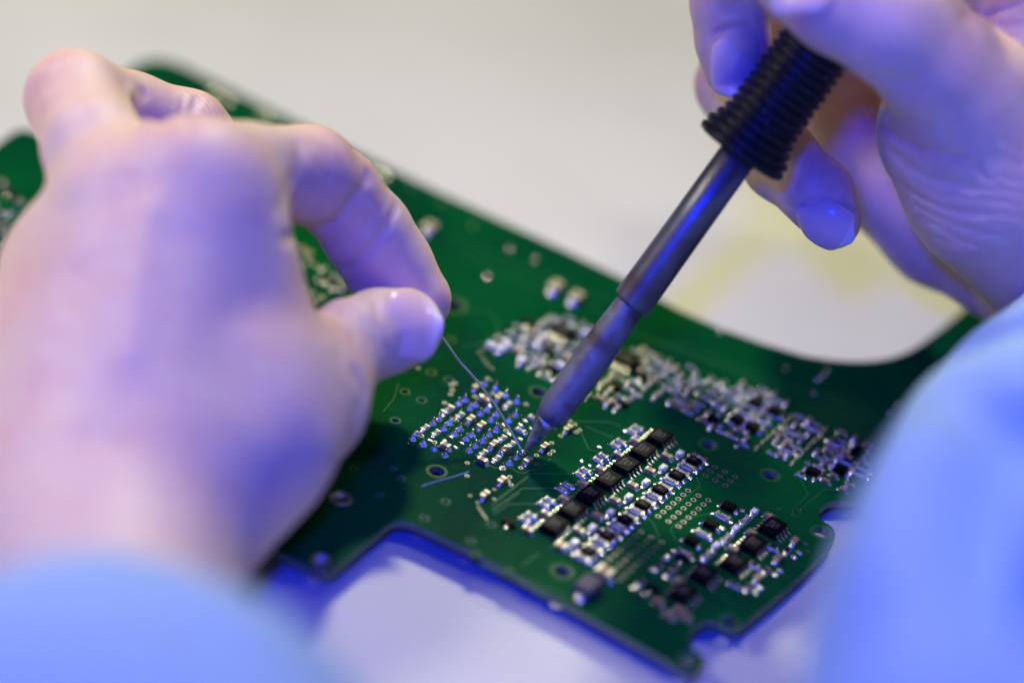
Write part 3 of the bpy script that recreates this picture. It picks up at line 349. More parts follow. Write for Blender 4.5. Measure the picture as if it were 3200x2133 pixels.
def add_rings(m, rings):
    """fine curved skin wrinkles: relief rings round a joint, only inside a patch"""
    nt = m.node_tree; b = nt.nodes['Principled BSDF']; tc = nt.nodes.new('ShaderNodeTexCoord')
    no = nt.nodes.new('ShaderNodeTexNoise'); no.inputs['Scale'].default_value = 0.14 / MM; no.inputs['Detail'].default_value = 3; nt.links.new(tc.outputs['Object'], no.inputs['Vector'])
    def math_(op, a, bb=None):
        n = nt.nodes.new('ShaderNodeMath'); n.operation = op
        for k, s in enumerate((a, bb)):
            if s is None: continue
            if isinstance(s, (int, float)): n.inputs[k].default_value = s
            else: nt.links.new(s, n.inputs[k])
        return n.outputs[0]
    prev = b.inputs['Normal'].links[0].from_socket if b.inputs['Normal'].links else None
    for cen, period, mc, mr, dep in rings:
        def dist(p):
            n = nt.nodes.new('ShaderNodeVectorMath'); n.operation = 'DISTANCE'; nt.links.new(tc.outputs['Object'], n.inputs[0]); n.inputs[1].default_value = [c * MM for c in p]; return n.outputs['Value']
        d = math_('ADD', math_('MULTIPLY', dist(cen), 6.283 / (period * MM)), math_('MULTIPLY', no.outputs['Fac'], 16.0))
        w = math_('POWER', math_('ADD', math_('MULTIPLY', math_('SINE', d), 0.5), 0.5), 0.5)
        k = nt.nodes.new('ShaderNodeMapRange'); nt.links.new(dist(mc), k.inputs['Value']); k.inputs['From Min'].default_value = mr * MM; k.inputs['From Max'].default_value = mr * 0.45 * MM
        bp = nt.nodes.new('ShaderNodeBump'); bp.inputs['Distance'].default_value = dep * MM; bp.inputs['Strength'].default_value = 0.8
        nt.links.new(math_('MULTIPLY', w, k.outputs['Result']), bp.inputs['Height'])
        if prev: nt.links.new(prev, bp.inputs['Normal'])
        prev = bp.outputs['Normal']
    nt.links.new(prev, b.inputs['Normal'])
    return m
M['skin_r'] = add_rings(M['skin'].copy(), RIGHT_WRINKLES); M['skin_r'].name = 'skin_wrinkled'
M['skin_l'] = add_rings(M['skin'].copy(), LEFT_WRINKLES); M['skin_l'].name = 'skin_creased'
M['nail'] = mat('fingernail', (0.86, 0.60, 0.56), 0.20, sss=(0.3, (1.0, 0.4, 0.3), 0.001), coat=0.3)
M['nailtip'] = mat('nail_free_edge', (0.85, 0.78, 0.72), 0.3, sss=(0.3, (1.0, 0.7, 0.5), 0.001))
M['cloth'] = mat('pale_blue_cotton', (0.37, 0.56, 0.86), 0.85, bump=[(0.05, 2, 1.5, 0.3), (3, 2, 0.06, 0.4)])

# ---- helpers
def new_obj(name, me, m, parent=None):
    o = bpy.data.objects.new(name, me); COL.objects.link(o)
    if m is not None and len(me.materials) == 0:
        for mm in (m if isinstance(m, (list, tuple)) else [m]): me.materials.append(mm)
    if parent is not None: o.parent = parent
    return o
def mesh(name, verts, faces, smooth=False, mi=None):
    me = bpy.data.meshes.new(name); me.from_pydata([tuple(float(c) * MM for c in v) for v in verts], [], faces); me.update()
    if smooth: me.polygons.foreach_set('use_smooth', [True] * len(me.polygons))
    if mi is not None: me.polygons.foreach_set('material_index', mi)
    return me
def empty(name, label, cat, loc=(0, 0, 0), group=None):
    o = bpy.data.objects.new(name, None); COL.objects.link(o); o.location = Vector(loc) * MM; o.empty_display_size = 0.01
    o['label'] = label; o['category'] = cat
    if group: o['group'] = group
    return o
def tube_rings(path, radii, seg=24, closed_ends=True):
    P = [np.array(p, float) for p in path]; verts = []; faces = []; up = None
    for i, p in enumerate(P):
        t = P[min(i + 1, len(P) - 1)] - P[max(i - 1, 0)]; t /= np.linalg.norm(t)
        if up is None:
            up = np.array([0, 0, 1.0]) if abs(t[2]) < 0.9 else np.array([1.0, 0, 0])
        a = np.cross(t, up); a /= np.linalg.norm(a); b = np.cross(a, t); up = b
        for k in range(seg):
            w = 2 * math.pi * k / seg; verts.append(p + radii[i] * (math.cos(w) * a + math.sin(w) * b))
    for i in range(len(P) - 1):
        for k in range(seg):
            faces.append((i * seg + k, i * seg + (k + 1) % seg, (i + 1) * seg + (k + 1) % seg, (i + 1) * seg + k))
    if closed_ends:
        faces.append(tuple(range(seg))[::-1]); faces.append(tuple((len(P) - 1) * seg + k for k in range(seg)))
    return verts, faces
def lathe(profile, seg=32, base=(0, 0, 0), axis=(0, 0, 1), cap=True):
    ax = np.array(axis, float); ax /= np.linalg.norm(ax)
    a = np.cross(ax, [0, 0, 1.0]) if abs(ax[2]) < 0.95 else np.cross(ax, [1.0, 0, 0]); a /= np.linalg.norm(a); b = np.cross(ax, a)
    verts = []; faces = []
    for (r, h) in profile:
        for k in range(seg):
            w = 2 * math.pi * k / seg; verts.append(np.array(base) + ax * h + r * (math.cos(w) * a + math.sin(w) * b))
    for i in range(len(profile) - 1):
        for k in range(seg):
            faces.append((i * seg + k, i * seg + (k + 1) % seg, (i + 1) * seg + (k + 1) % seg, (i + 1) * seg + k))
    if cap:
        faces.append(tuple(range(seg))[::-1]); faces.append(tuple((len(profile) - 1) * seg + k for k in range(seg)))
    return verts, faces
def boxv(x0, x1, y0, y1, z0, z1, ch=0.0):
    """a box whose vertical and top edges are chamfered by ch"""
    if ch <= 0:
        v = [(x, y, z) for z in (z0, z1) for (x, y) in ((x0, y0), (x1, y0), (x1, y1), (x0, y1))]
        f = [(3, 2, 1, 0), (4, 5, 6, 7)] + [(i, (i + 1) % 4, 4 + (i + 1) % 4, 4 + i) for i in range(4)]
        return v, f
    def ring(d, z): return [(x0 + d + ch, y0 + d, z), (x1 - d - ch, y0 + d, z), (x1 - d, y0 + d + ch, z), (x1 - d, y1 - d - ch, z), (x1 - d - ch, y1 - d, z), (x0 + d + ch, y1 - d, z), (x0 + d, y1 - d - ch, z), (x0 + d, y0 + d + ch, z)]
    v = ring(0, z0) + ring(0, z1 - ch) + ring(ch, z1); f = [tuple(range(8))[::-1], tuple(range(16, 24))]
    for l in range(2):
        f += [(l * 8 + i, l * 8 + (i + 1) % 8, l * 8 + 8 + (i + 1) % 8, l * 8 + 8 + i) for i in range(8)]
    return v, f
def join(parts):
    V, Fc = [], []
    for v, f in parts:
        n0 = len(V); V += list(v); Fc += [tuple(i + n0 for i in q) for q in f]
    return V, Fc
def grain(v, amp, seed=0):
    r = random.Random(seed); return [tuple(c + r.uniform(-amp, amp) for c in p) for p in v]
_text = {}
def text_mesh(s, size, mname):
    key = (s, size, mname)
    if key not in _text:
        cu = bpy.data.curves.new('print', 'FONT'); cu.body = s; cu.size = size * MM; cu.align_x = 'CENTER'; cu.align_y = 'CENTER'; cu.resolution_u = 2
        cu.offset = 0.012 * size * MM
        t = bpy.data.objects.new('print', cu); COL.objects.link(t)
        dg = bpy.context.evaluated_depsgraph_get(); me = bpy.data.meshes.new_from_object(t.evaluated_get(dg))
        bpy.data.objects.remove(t, do_unlink=True); me.materials.clear(); me.materials.append(M[mname]); _text[key] = me
    return _text[key]

# ---- setting
TABLE_Z = -5.4
tb = new_obj('tabletop', mesh('tabletop', *boxv(-2500, 2500, -1600, 3400, TABLE_Z - 30, TABLE_Z, 2.0)), M['bench']); tb['kind'] = 'structure'

# ---- circuit board
board = empty('circuit_board', 'green circuit board crowded with tiny silver and black parts, lying under the soldering iron', 'circuit board')
HOLE_R = 0.36
def circle(x, y, r, n): return [(x + r * math.cos(2 * math.pi * k / n), y + r * math.sin(2 * math.pi * k / n)) for k in range(n)]
def build_substrate():
    from mathutils.geometry import delaunay_2d_cdt
    loops = [OUTLINE] + [circle(x, y, r, 28) for x, y, r, rr in HOLES] + [circle(x, y, HOLE_R * s, 10) for x, y, s in VIAS]
    vs = []; es = []
    for lp in loops:
        n0 = len(vs); vs += [Vector(p) for p in lp]; es += [(n0 + k, n0 + (k + 1) % len(lp)) for k in range(len(lp))]
    ov, oe, of, _, _, _ = delaunay_2d_cdt(vs, es, [], 0, 1e-5)
    tri = np.array([[tuple(ov[i]) for i in t] for t in of]); c = tri.mean(1)
    ol = np.array(OUTLINE); inside = np.zeros(len(c), bool)
    for p, q in zip(ol, np.roll(ol, -1, axis=0)):
        k = (p[1] > c[:, 1]) != (q[1] > c[:, 1])
        inside ^= k & (c[:, 0] < (q[0] - p[0]) * (c[:, 1] - p[1]) / (q[1] - p[1] + 1e-12) + p[0])
    for x, y, r in [h[:3] for h in HOLES] + [(x, y, HOLE_R * s) for x, y, s in VIAS]:
        inside &= ((c[:, 0] - x) ** 2 + (c[:, 1] - y) ** 2) > (r * 0.97) ** 2
    n = len(ov); V = [(p[0], p[1], 0.0) for p in ov] + [(p[0], p[1], -1.6) for p in ov]; Fc = []; mi = []; cnt = {}
    for t, ok in zip(of, inside):
        if not ok: continue
        a, b, d = t; u, w = ov[b] - ov[a], ov[d] - ov[a]
        if u.x * w.y - u.y * w.x < 0: b, d = d, b
        Fc += [(a, b, d), (n + d, n + b, n + a)]; mi += [0, 0]
        for e in ((a, b), (b, d), (d, a)): cnt[e] = 1
    for (a, b) in list(cnt):
        if (b, a) not in cnt: Fc.append((b, a, n + a, n + b)); mi.append(1)
    me = mesh('board_panel', V, Fc, False, mi); me.materials.append(M['mask']); me.materials.append(M['edge'])
    return new_obj('board_panel', me, None, board)
build_substrate()
for (x, y, r, rr) in HOLES:
    if not rr:
        v, f = lathe([(r, -1.5), (r, 0.006), (r * 1.25 + 0.25, 0.008), (r * 1.25 + 0.26, -0.1)], 28, cap=False)
        o = new_obj('hole_rim', mesh('hole_rim', v, f), M['halo'], board); o.location = (x * MM, y * MM, 0)
    if rr:
        R2 = rr if rr else r + 0.14
        v, f = lathe([(r - 0.03, -1.5), (r - 0.03, 0.02), (R2, 0.03), (R2, -0.2)], 28, cap=False)
        o = new_obj('hole_ring', mesh('hole_ring', v, f, True), M['tin_flat'] if rr else M['hole'], board); o.location = (x * MM, y * MM, 0)
v, f = lathe([(HOLE_R - 0.04, -1.5), (HOLE_R - 0.04, -0.02), (HOLE_R + 0.02, 0.035), (HOLE_R + 0.20, 0.04), (HOLE_R + 0.23, -0.1)], 16, cap=False)
v2, f2 = lathe([(HOLE_R + 0.02, 0.035), (HOLE_R + 0.17, 0.04), (HOLE_R + 0.20, -0.1)], 16, cap=False)
via_me = mesh('via', v2, f2); bore_me = mesh('bore', *lathe([(HOLE_R - 0.02, -1.5), (HOLE_R - 0.02, -0.02), (HOLE_R + 0.02, 0.034)], 16, cap=False), True)
for (x, y, s) in VIAS:
    o = new_obj('via', via_me, M['via'], board); o.location = (x * MM, y * MM, 0); o.scale = (s, s, 1); new_obj('bore', bore_me, M['barrelhole'], o)
def ribbon(pts, w, z0, z1, seed=None):
    v = []; f = []
    for i, p in enumerate(pts):
        a = np.array(pts[max(i - 1, 0)]); b = np.array(pts[min(i + 1, len(pts) - 1)]); t = (b - a) / (np.linalg.norm(b - a) + 1e-9); nrm = np.array([-t[1], t[0]])
        for s, z in ((-1, z0), (-0.8, z1), (0.8, z1), (1, z0)): q = np.array(p) + nrm * s * w / 2; v.append((q[0], q[1], z))
    for i in range(len(pts) - 1):
        for k in range(3): f.append((i * 4 + k, i * 4 + k + 1, i * 4 + 5 + k, i * 4 + 4 + k))
    return v, f
for pts in TRACES:
    v, f = ribbon(pts, 0.30, -0.02, 0.035); new_obj('trace', mesh('trace', v, f), M['trace'], board)
v, f = ribbon(SCRATCH_GLINT, 0.20, -0.02, 0.10); new_obj('scratch_glint', mesh('scratch_glint', v, f), M['blue_glint'], board)

# irregular solder pads
def solder_blob(w, h, top, seed):
    r = random.Random(seed); n = 12; v = []; f = []
    for z, s in ((-0.02, 1.0), (top * 0.5, 0.92), (top, 0.55)):
        for k in range(n):
            a = 2 * math.pi * k / n; q = (abs(math.cos(a)) ** 4 + abs(math.sin(a)) ** 4) ** -0.25; j = 1 + r.uniform(-0.12, 0.12)
            v.append((w / 2 * q * math.cos(a) * s * j, h / 2 * q * math.sin(a) * s * j, z + r.uniform(0, top * 0.4)))
    for l in range(2):
        for k in range(n): f.append((l * n + k, l * n + (k + 1) % n, l * n + n + (k + 1) % n, l * n + n + k))
    f.append(tuple(2 * n + k for k in range(n)))
    return v, f
blobs = [mesh('solder_pad', *solder_blob(1.0, 1.0, 0.22, s), True) for s in range(5)]
for i, (x, y, w, h, rot) in enumerate(PADS):
    o = new_obj('solder_pad', blobs[i % 5], M['tin'], board); o.location = (x * MM, y * MM, 0); o.scale = (w, h, 1.0); o.rotation_euler.z = math.radians(rot + rnd.uniform(-8, 8))
# solder cones round the through-hole pins
def cone_mesh(seed, hgt, rad):
    r = random.Random(seed)
    pr = [(rad * 1.05, -0.02), (rad, 0.05), (rad * 0.80, 0.22 * hgt), (rad * 0.52, 0.46 * hgt), (rad * 0.33, 0.72 * hgt), (rad * 0.27, 0.86 * hgt), (rad * 0.12, 0.90 * hgt)]
    v, f = lathe(pr, 14); return grain(v, 0.035, seed), f
pin_v, pin_f = lathe([(0.17, 0.0), (0.17, 0.55), (0.14, 0.62), (0.05, 0.64)], 10)
cones = [mesh('solder_joint', *cone_mesh(s, 1.10 + 0.12 * (s % 4), 0.80 + 0.05 * (s % 3)), True) for s in range(7)]
flat_v, flat_f = lathe([(0.85, -0.02), (0.80, 0.06), (0.55, 0.2), (0.25, 0.34), (0.05, 0.38)], 14); flat_me = mesh('solder_joint', grain(flat_v, 0.05, 3), flat_f, True)
ring_v, ring_f = lathe([(0.30, -1.2), (0.30, 0.05), (0.72, 0.06), (0.78, -0.02)], 20, cap=False); ring_me = mesh('solder_joint', ring_v, ring_f, True)
pin_me = mesh('pin', pin_v, pin_f, True)
for i, (x, y, k) in enumerate(CONES):
    me = cones[i % 7] if k == 0 else flat_me if k == 2 else ring_me
    o = new_obj('solder_joint', me, M['tin'], board); o.location = (x * MM, y * MM, 0); o.rotation_euler.z = rnd.uniform(0, 6.28)
    if k == 2: o.scale = (1.15, 1.15, 1.8)
    if k != 2:
        p = new_obj('pin', pin_me, M['tin'], o); p.location.z = (1.05 if k == 0 else -0.1) * MM
        if k == 3: p.scale = (1, 1, 2.4)
        p.rotation_euler.x = rnd.uniform(-0.06, 0.06)

# specks of spilled solder round the joints
sv = []; sf = []
for _ in range(170):
    cx, cy, _k = rnd.choice(CONES); q = lathe([(1.0, -0.1), (0.9, 0.3), (0.5, 0.7)], 7)
    rr_ = rnd.uniform(0.04, 0.13); px, py = cx + rnd.gauss(0, 1.3), cy + rnd.gauss(0, 1.3)
    if any(math.hypot(px - c[0], py - c[1]) < 0.75 for c in CONES): continue
    sv, sf = join([(sv, sf), ([(px + p[0] * rr_, py + p[1] * rr_, p[2] * rr_) for p in q[0]], q[1])])
sp = new_obj('solder_specks', mesh('solder_specks', sv, sf, True), M['tin'], board); sp['kind'] = 'stuff'

# soldered components: body is the part, everything on it a sub-part
def fillet(w, x0, run, top):
    """wedge of solder climbing the end of a component, x0 outwards by run"""
    v = []; prof = [(0, 0.0), (0, 1.0), (0.16, 0.62), (0.42, 0.30), (0.75, 0.13), (1.0, 0.05), (1.04, 0.0)]
    for s in (-0.5, 0.5):
        for t, h in prof: v.append((x0 + t * run, s * w * (1.0 + 0.10 * t), max(h * top, -0.01)))
    n = len(prof); f = [(i, i + 1, n + i + 1, n + i) for i in range(n - 1)] + [tuple(range(n))[::-1], tuple(n + i for i in range(n))]
    return v, f
def two_ended(L, W, Hh, cap_l, kind):
    """(template list) body, then sub-parts as (name, mesh, material, flip)"""
    T = []
    ev, ef = boxv(L / 2 - cap_l, L / 2 + 0.03, -W / 2 - 0.03, W / 2 + 0.03, -0.01, Hh + 0.03, 0.07)
    T.append(('terminal', mesh('terminal', ev, ef), 'tin_flat'))
    fv, ff = fillet(W * 0.95, L / 2 + 0.03, 0.55 if L < 2.5 else 0.75, Hh * 0.85)
    T.append(('solder_fillet', mesh('solder_fillet', grain(fv, 0.02, int(L * 10)), ff, True), 'tin'))
    return T
TEMPL = {}
def templ(kind):
    if kind in TEMPL: return TEMPL[kind]
    t = {}
    dims = {'cap': (2.0, 1.25, 1.15, 0.45), 'capv': (2.0, 1.25, 1.05, 0.45), 'cap0603': (1.6, 0.8, 0.8, 0.35), 'cap0402': (1.0, 0.5, 0.5, 0.25), 'bigcap': (3.2, 2.5, 1.8, 0.7), 'led': (2.0, 1.25, 1.0, 0.5),
            'r0805': (2.0, 1.25, 0.50, 0.36), 'r1206': (3.2, 1.6, 0.60, 0.50), 'r0603': (1.6, 0.8, 0.45, 0.30)}
    if kind in dims:
        L, W, Hh, cl = dims[kind]
        t['name'] = 'chip_resistor' if kind[0] == 'r' else 'light_diode' if kind == 'led' else 'chip_capacitor'
        bm_ = 'alumina' if kind[0] == 'r' else 'whitebody' if kind == 'led' else 'cap'
        t['body'] = (mesh(t['name'], *boxv(-L / 2, L / 2, -W / 2, W / 2, 0.02, Hh, 0.05)), bm_)
        t['ends'] = two_ended(L, W, Hh, cl, kind)
        if kind[0] == 'r':
            t['top'] = [('glaze', mesh('glaze', *boxv(-L / 2 + cl * 0.9, L / 2 - cl * 0.9, -W / 2 + 0.03, W / 2 - 0.03, Hh - 0.02, Hh + 0.035, 0.03)), 'coat')]
            t['text'] = (W * 0.72, Hh + 0.042, 'print')
        if kind == 'led':
            t['top'] = [('lens', mesh('lens', *boxv(-L / 2 + 0.1, L / 2 - 0.55, -W / 2 + 0.08, W / 2 - 0.08, Hh - 0.02, Hh + 0.22, 0.12)), 'whitebody')]
    elif kind in ('chip', 'chipx'):
        t['name'] = 'microchip'; L, W, Hh = 5.3, 3.9, 1.7
        def ring(x, y, z): return [(-x, -y, z), (x, -y, z), (x, y, z), (-x, y, z)]
        vv = ring(W / 2 - .12, L / 2 - .12, 0.15) + ring(W / 2, L / 2, 0.8) + ring(W / 2 - .06, L / 2 - .06, 1.22) + ring(W / 2 - 0.10, L / 2 - 0.32, Hh)
        ff = [(3, 2, 1, 0), (12, 13, 14, 15)] + [(l * 4 + i, l * 4 + (i + 1) % 4, l * 4 + 4 + (i + 1) % 4, l * 4 + 4 + i) for l in range(3) for i in range(4)]
        t['body'] = (mesh('microchip', vv, ff), 'black')
        pth = [(W / 2 - 0.05, 0.80), (W / 2 + 0.22, 0.80), (W / 2 + 0.40, 0.62), (W / 2 + 0.52, 0.20), (W / 2 + 0.70, 0.06), (W / 2 + 1.12, 0.05)]
        pv = []; pf = []
        for (x, z) in pth:
            for (dy, dz) in ((-0.2, 0.0), (0.2, 0.0), (0.2, 0.14), (-0.2, 0.14)): pv.append((x, dy, z + dz))
        for i in range(len(pth) - 1): pf += [(i * 4 + k, i * 4 + (k + 1) % 4, i * 4 + 4 + (k + 1) % 4, i * 4 + 4 + k) for k in range(4)]
        pf.append(tuple(len(pv) - 4 + k for k in range(4)))
        sv, sf = fillet(0.40, W / 2 + 0.62, 0.75, 0.30); pv, pf = join([(pv, pf), (sv, sf)])
        t['pin'] = mesh('pin', grain(pv, 0.012, 5), pf)
    elif kind == 'diode':
        t['name'] = 'power_diode'; L, W, Hh = 2.9, 2.2, 1.35
        def ring(x, y, z): return [(-x, -y, z), (x, -y, z), (x, y, z), (-x, y, z)]
        vv = ring(L / 2 - .1, W / 2 - .1, 0.1) + ring(L / 2, W / 2, 0.65) + ring(L / 2 - 0.14, W / 2 - 0.16, Hh)
        ff = [(3, 2, 1, 0), (8, 9, 10, 11)] + [(l * 4 + i, l * 4 + (i + 1) % 4, l * 4 + 4 + (i + 1) % 4, l * 4 + 4 + i) for l in range(2) for i in range(4)]
        t['body'] = (mesh('power_diode', vv, ff), 'black')
        ev, ef = boxv(L / 2 - 0.05, L / 2 + 0.30, -0.65, 0.65, -0.01, 0.55, 0.06); fv, fff = fillet(1.35, L / 2 + 0.30, 0.55, 0.5)
        t['ends'] = [('terminal', mesh('terminal', ev, ef), 'tin_flat'), ('solder_fillet', mesh('solder_fillet', grain(fv, 0.03, 9), fff, True), 'tin')]
        t['text'] = (0.75, Hh + 0.012, 'dimprint')
    elif kind == 'sot':
        t['name'] = 'transistor'
        vv, ff = boxv(-1.45, 1.45, -0.65, 0.65, 0.12, 1.05, 0.14); t['body'] = (mesh('transistor', vv, ff), 'black')
        lv, lf = join([boxv(-0.22, 0.22, 0.6, 0.8, 0.0, 0.55, 0.03), boxv(-0.22, 0.22, 0.8, 1.25, 0.0, 0.14, 0.03), (lambda q: ([(y, x + 1.15, z) for x, y, z in q[0]], [tuple(reversed(k)) for k in q[1]]))(fillet(0.7, 0.0, 0.4, 0.2))])
        t['leg'] = mesh('pin', lv, lf)
    elif kind == 'coil':
        t['name'] = 'coil'; t['body'] = (mesh('coil', *boxv(-2.6, 2.6, -2.0, 2.0, 0.05, 2.8, 0.35)), 'coil')
        ev, ef = boxv(2.5, 2.75, -1.1, 1.1, -0.01, 1.3, 0.06); fv, fff = fillet(2.2, 2.75, 0.8, 0.8)
        t['ends'] = [('terminal', mesh('terminal', ev, ef), 'tin_flat'), ('solder_fillet', mesh('solder_fillet', fv, fff, True), 'tin')]
    TEMPL[kind] = t; return t
for (kind, x, y, rot, txt) in COMPONENTS:
    t = templ(kind); me, mn = t['body']
    o = new_obj(t['name'], me, M[mn], board); o.location = (x * MM, y * MM, 0)
    o.rotation_euler.z = math.radians(rot + rnd.uniform(-1.5, 1.5))
    for (nm, m2, mn2) in t.get('ends', []):
        for fl in (0, 1):
            s = new_obj(nm, m2, M[mn2], o); s.rotation_euler.z = math.pi * fl
    for (nm, m2, mn2) in t.get('top', []): new_obj(nm, m2, M[mn2], o)
    if 'pin' in t:
        for sgn in (0, 1):
            for k in range(4):
                p = new_obj('pin', t['pin'], M['tin'], o); p.rotation_euler.z = math.pi * sgn; p.location.y = (k - 1.5) * 1.27 * MM
        for li, (s, dx) in enumerate((('721MED', 0.55), ('5995T', 0.0), ('C164', -0.55))):
            q = new_obj('marking', text_mesh(s, 0.85, 'dimprint'), None, o); q.location = (-dx * 1.5 * MM, 0, 1.712 * MM); q.rotation_euler.z = math.radians(90)
    if 'leg' in t:
        for (lx, fl) in ((-0.95, 0), (0.95, 0), (0, 1)):
            s = new_obj('pin', t['leg'], M['tin'], o); s.location.x = lx * MM; s.rotation_euler.z = math.pi * fl
    if 'text' in t and txt:
        sz, zz, mn2 = t['text']; q = new_obj('marking', text_mesh(txt, sz, mn2), None, o); q.location.z = zz * MM
        q.rotation_euler.z = math.pi if (kind == 'r1206' and rnd.random() < 0.35) else 0.0

# ---- soldering iron, standing on its tip
D3 = np.array(IRON_DIR)
iron = empty('soldering_iron', 'soldering iron with ribbed black rubber grip, its grey steel tip touching the board', 'soldering iron', (0, 0, 0.9))
def iron_part(name, prof, m, seg=48, smooth=True, jit=0.0):
    v, f = lathe(prof, seg, (0, 0, 0), D3)
    if jit: v = grain(v, jit, 4)
    return new_obj(name, mesh(name, v, f, smooth), m, iron)
iron_part('tip_point', [(0.18, 0.0), (0.50, 0.3), (0.95, 1.8), (1.70, 4.6), (2.40, 6.9), (2.92, 8.5)], M['tipend'], 28, True, 0.07)
iron_part('tip_sleeve', [(2.85, 8.0), (3.35, 10.2), (3.52, 11.8), (3.72, 19.0), (3.72, 24.0), (3.45, 32.0), (3.15, 38.5), (3.1, 40.0)], M['burnt'])
iron_part('barrel', [(3.0, 37.6), (3.7, 37.6), (4.10, 38.0), (4.16, 38.6), (4.12, 44.0), (4.0, 58.0), (3.9, 80.0), (3.0, 80.2)], M['steel'])
L0 = IRON_LEN
pr = [(3.95, L0 - 0.6), (9.0, L0 - 0.5), (9.65, L0 - 0.2), (9.9, L0 + 0.35), (9.85, L0 + 0.9), (9.5, L0 + 1.25)]
for k in range(34):
    h = L0 + 1.5 + 1.95 * k; R0 = 7.75 + 1.9 * math.exp(-k * 0.62) + 0.10 * math.sin(k * 1.7)
    pr += [(R0 - 0.75, h), (R0 - 0.25, h + 0.28), (R0, h + 0.62), (R0 + 0.03, h + 0.98), (R0 - 0.05, h + 1.32), (R0 - 0.35, h + 1.65)]
pr += [(7.0, L0 + 68.0), (4.0, L0 + 68.5)]
iron_part('grip', pr, M['rubber'], 56)
iron_part('handle', [(6.6, L0 + 67.0), (7.4, L0 + 69.0), (7.0, L0 + 110.0), (6.0, L0 + 150.0), (3.0, L0 + 153.0)], M['black'])

# ---- solder wire
def smooth_path(pts, n=8):
    P = [np.array(p, float) for p in pts]; out = []
    for i in range(len(P) - 1):
        p0, p1, p2, p3 = P[max(i - 1, 0)], P[i], P[i + 1], P[min(i + 2, len(P) - 1)]
        for k in range(n):
            t = k / n; out.append(0.5 * ((2 * p1) + (-p0 + p2) * t + (2 * p0 - 5 * p1 + 4 * p2 - p3) * t * t + (-p0 + 3 * p1 - 3 * p2 + p3) * t ** 3))
    out.append(P[-1]); return out
wp = smooth_path(WIRE); v, f = tube_rings(wp, [0.27] * len(wp), 14)
wire = new_obj('solder_wire', mesh('solder_wire', v, f, True), M['wire'])
wire['label'] = 'thin silver solder wire pinched between thumb and finger, its end at the iron tip'; wire['category'] = 'solder wire'

# ---- hands: surface nets over the distance field, then one refinement pass
def surface_nets(H, step, pad=4.0):
    pts = [p for g in ('palm', 'fingers') for ch in H[g] for p in ch]
    lo = np.min([np.array(p[:3]) - p[3] for p in pts], axis=0) - pad; hi = np.max([np.array(p[:3]) + p[3] for p in pts], axis=0) + pad
    n = np.ceil((hi - lo) / step).astype(int) + 1
    xs = [lo[i] + step * np.arange(n[i]) for i in range(3)]
    F = np.empty(n, np.float32); BK = 8
    nb = -(-n // BK)
    cen = np.stack(np.meshgrid(*[lo[i] + step * (BK * np.arange(nb[i]) + BK / 2) for i in range(3)], indexing='ij'), -1)
    Dc = hand_sd(cen, H, False); lim = step * BK * 0.87 + 4.0
    for bi in np.ndindex(*nb):
        sl = tuple(slice(bi[k] * BK, min(bi[k] * BK + BK, n[k])) for k in range(3))
        if abs(Dc[bi]) > lim: F[sl] = Dc[bi]; continue
        G = np.stack(np.meshgrid(*[xs[k][sl[k]] for k in range(3)], indexing='ij'), -1); F[sl] = hand_sd(G, H, False)
    ins = F < 0
    cs = np.zeros(n - 1, np.int8)
    for dx in (0, 1):
        for dy in (0, 1):
            for dz in (0, 1): cs += ins[dx:n[0] - 1 + dx, dy:n[1] - 1 + dy, dz:n[2] - 1 + dz]
    act = (cs > 0) & (cs < 8); idx = -np.ones(n - 1, np.int64); cells = np.argwhere(act); idx[act] = np.arange(len(cells))
    verts = lo + (cells + 0.5) * step
    quads = []
    for ax in range(3):
        a1, a2 = (ax + 1) % 3, (ax + 2) % 3
        sl0 = [slice(None)] * 3; sl1 = [slice(None)] * 3; sl0[ax] = slice(0, -1); sl1[ax] = slice(1, None)
        A = ins[tuple(sl0)]; B = ins[tuple(sl1)]
        E = np.argwhere(A != B); E = E[(E[:, a1] > 0) & (E[:, a2] > 0) & (E[:, a1] < n[a1] - 1) & (E[:, a2] < n[a2] - 1)]
        fl = A[tuple(E.T)]
        def g(o1, o2):
            C = E.copy(); C[:, a1] += o1; C[:, a2] += o2; return idx[tuple(C.T)]
        Q = np.stack([g(-1, -1), g(0, -1), g(0, 0), g(-1, 0)], 1); Q[~fl] = Q[~fl][:, ::-1]; quads.append(Q)
    return verts, np.concatenate(quads)
def project(V, H, it=4, creases=True):
    for _ in range(it):
        d, G = grad(V, H, creases); V = V - np.clip(d, -0.8, 0.8)[:, None] * G
    return V
def grad(V, H, creases=True, e=0.12):
    d = hand_sd(V, H, creases); G = np.stack([hand_sd(V + np.eye(3)[i] * e, H, creases) - d for i in range(3)], 1) / e
    G /= np.linalg.norm(G, axis=1)[:, None] + 1e-9; return d, G
def near_crease(V, H):
    m = np.full(len(V), 1e9)
    for pts, dep, wid in H['creases']: m = np.minimum(m, polyline_dist(V, pts) / wid)
    return m
def relax(V, Q, w=0.5):
    S = np.zeros_like(V); c = np.zeros(len(V))
    for i in range(4):
        a, b = Q[:, i], Q[:, (i + 1) % 4]
        np.add.at(S, a, V[b]); np.add.at(c, a, 1); np.add.at(S, b, V[a]); np.add.at(c, b, 1)
    return V * (1 - w) + w * S / np.maximum(c, 1)[:, None]
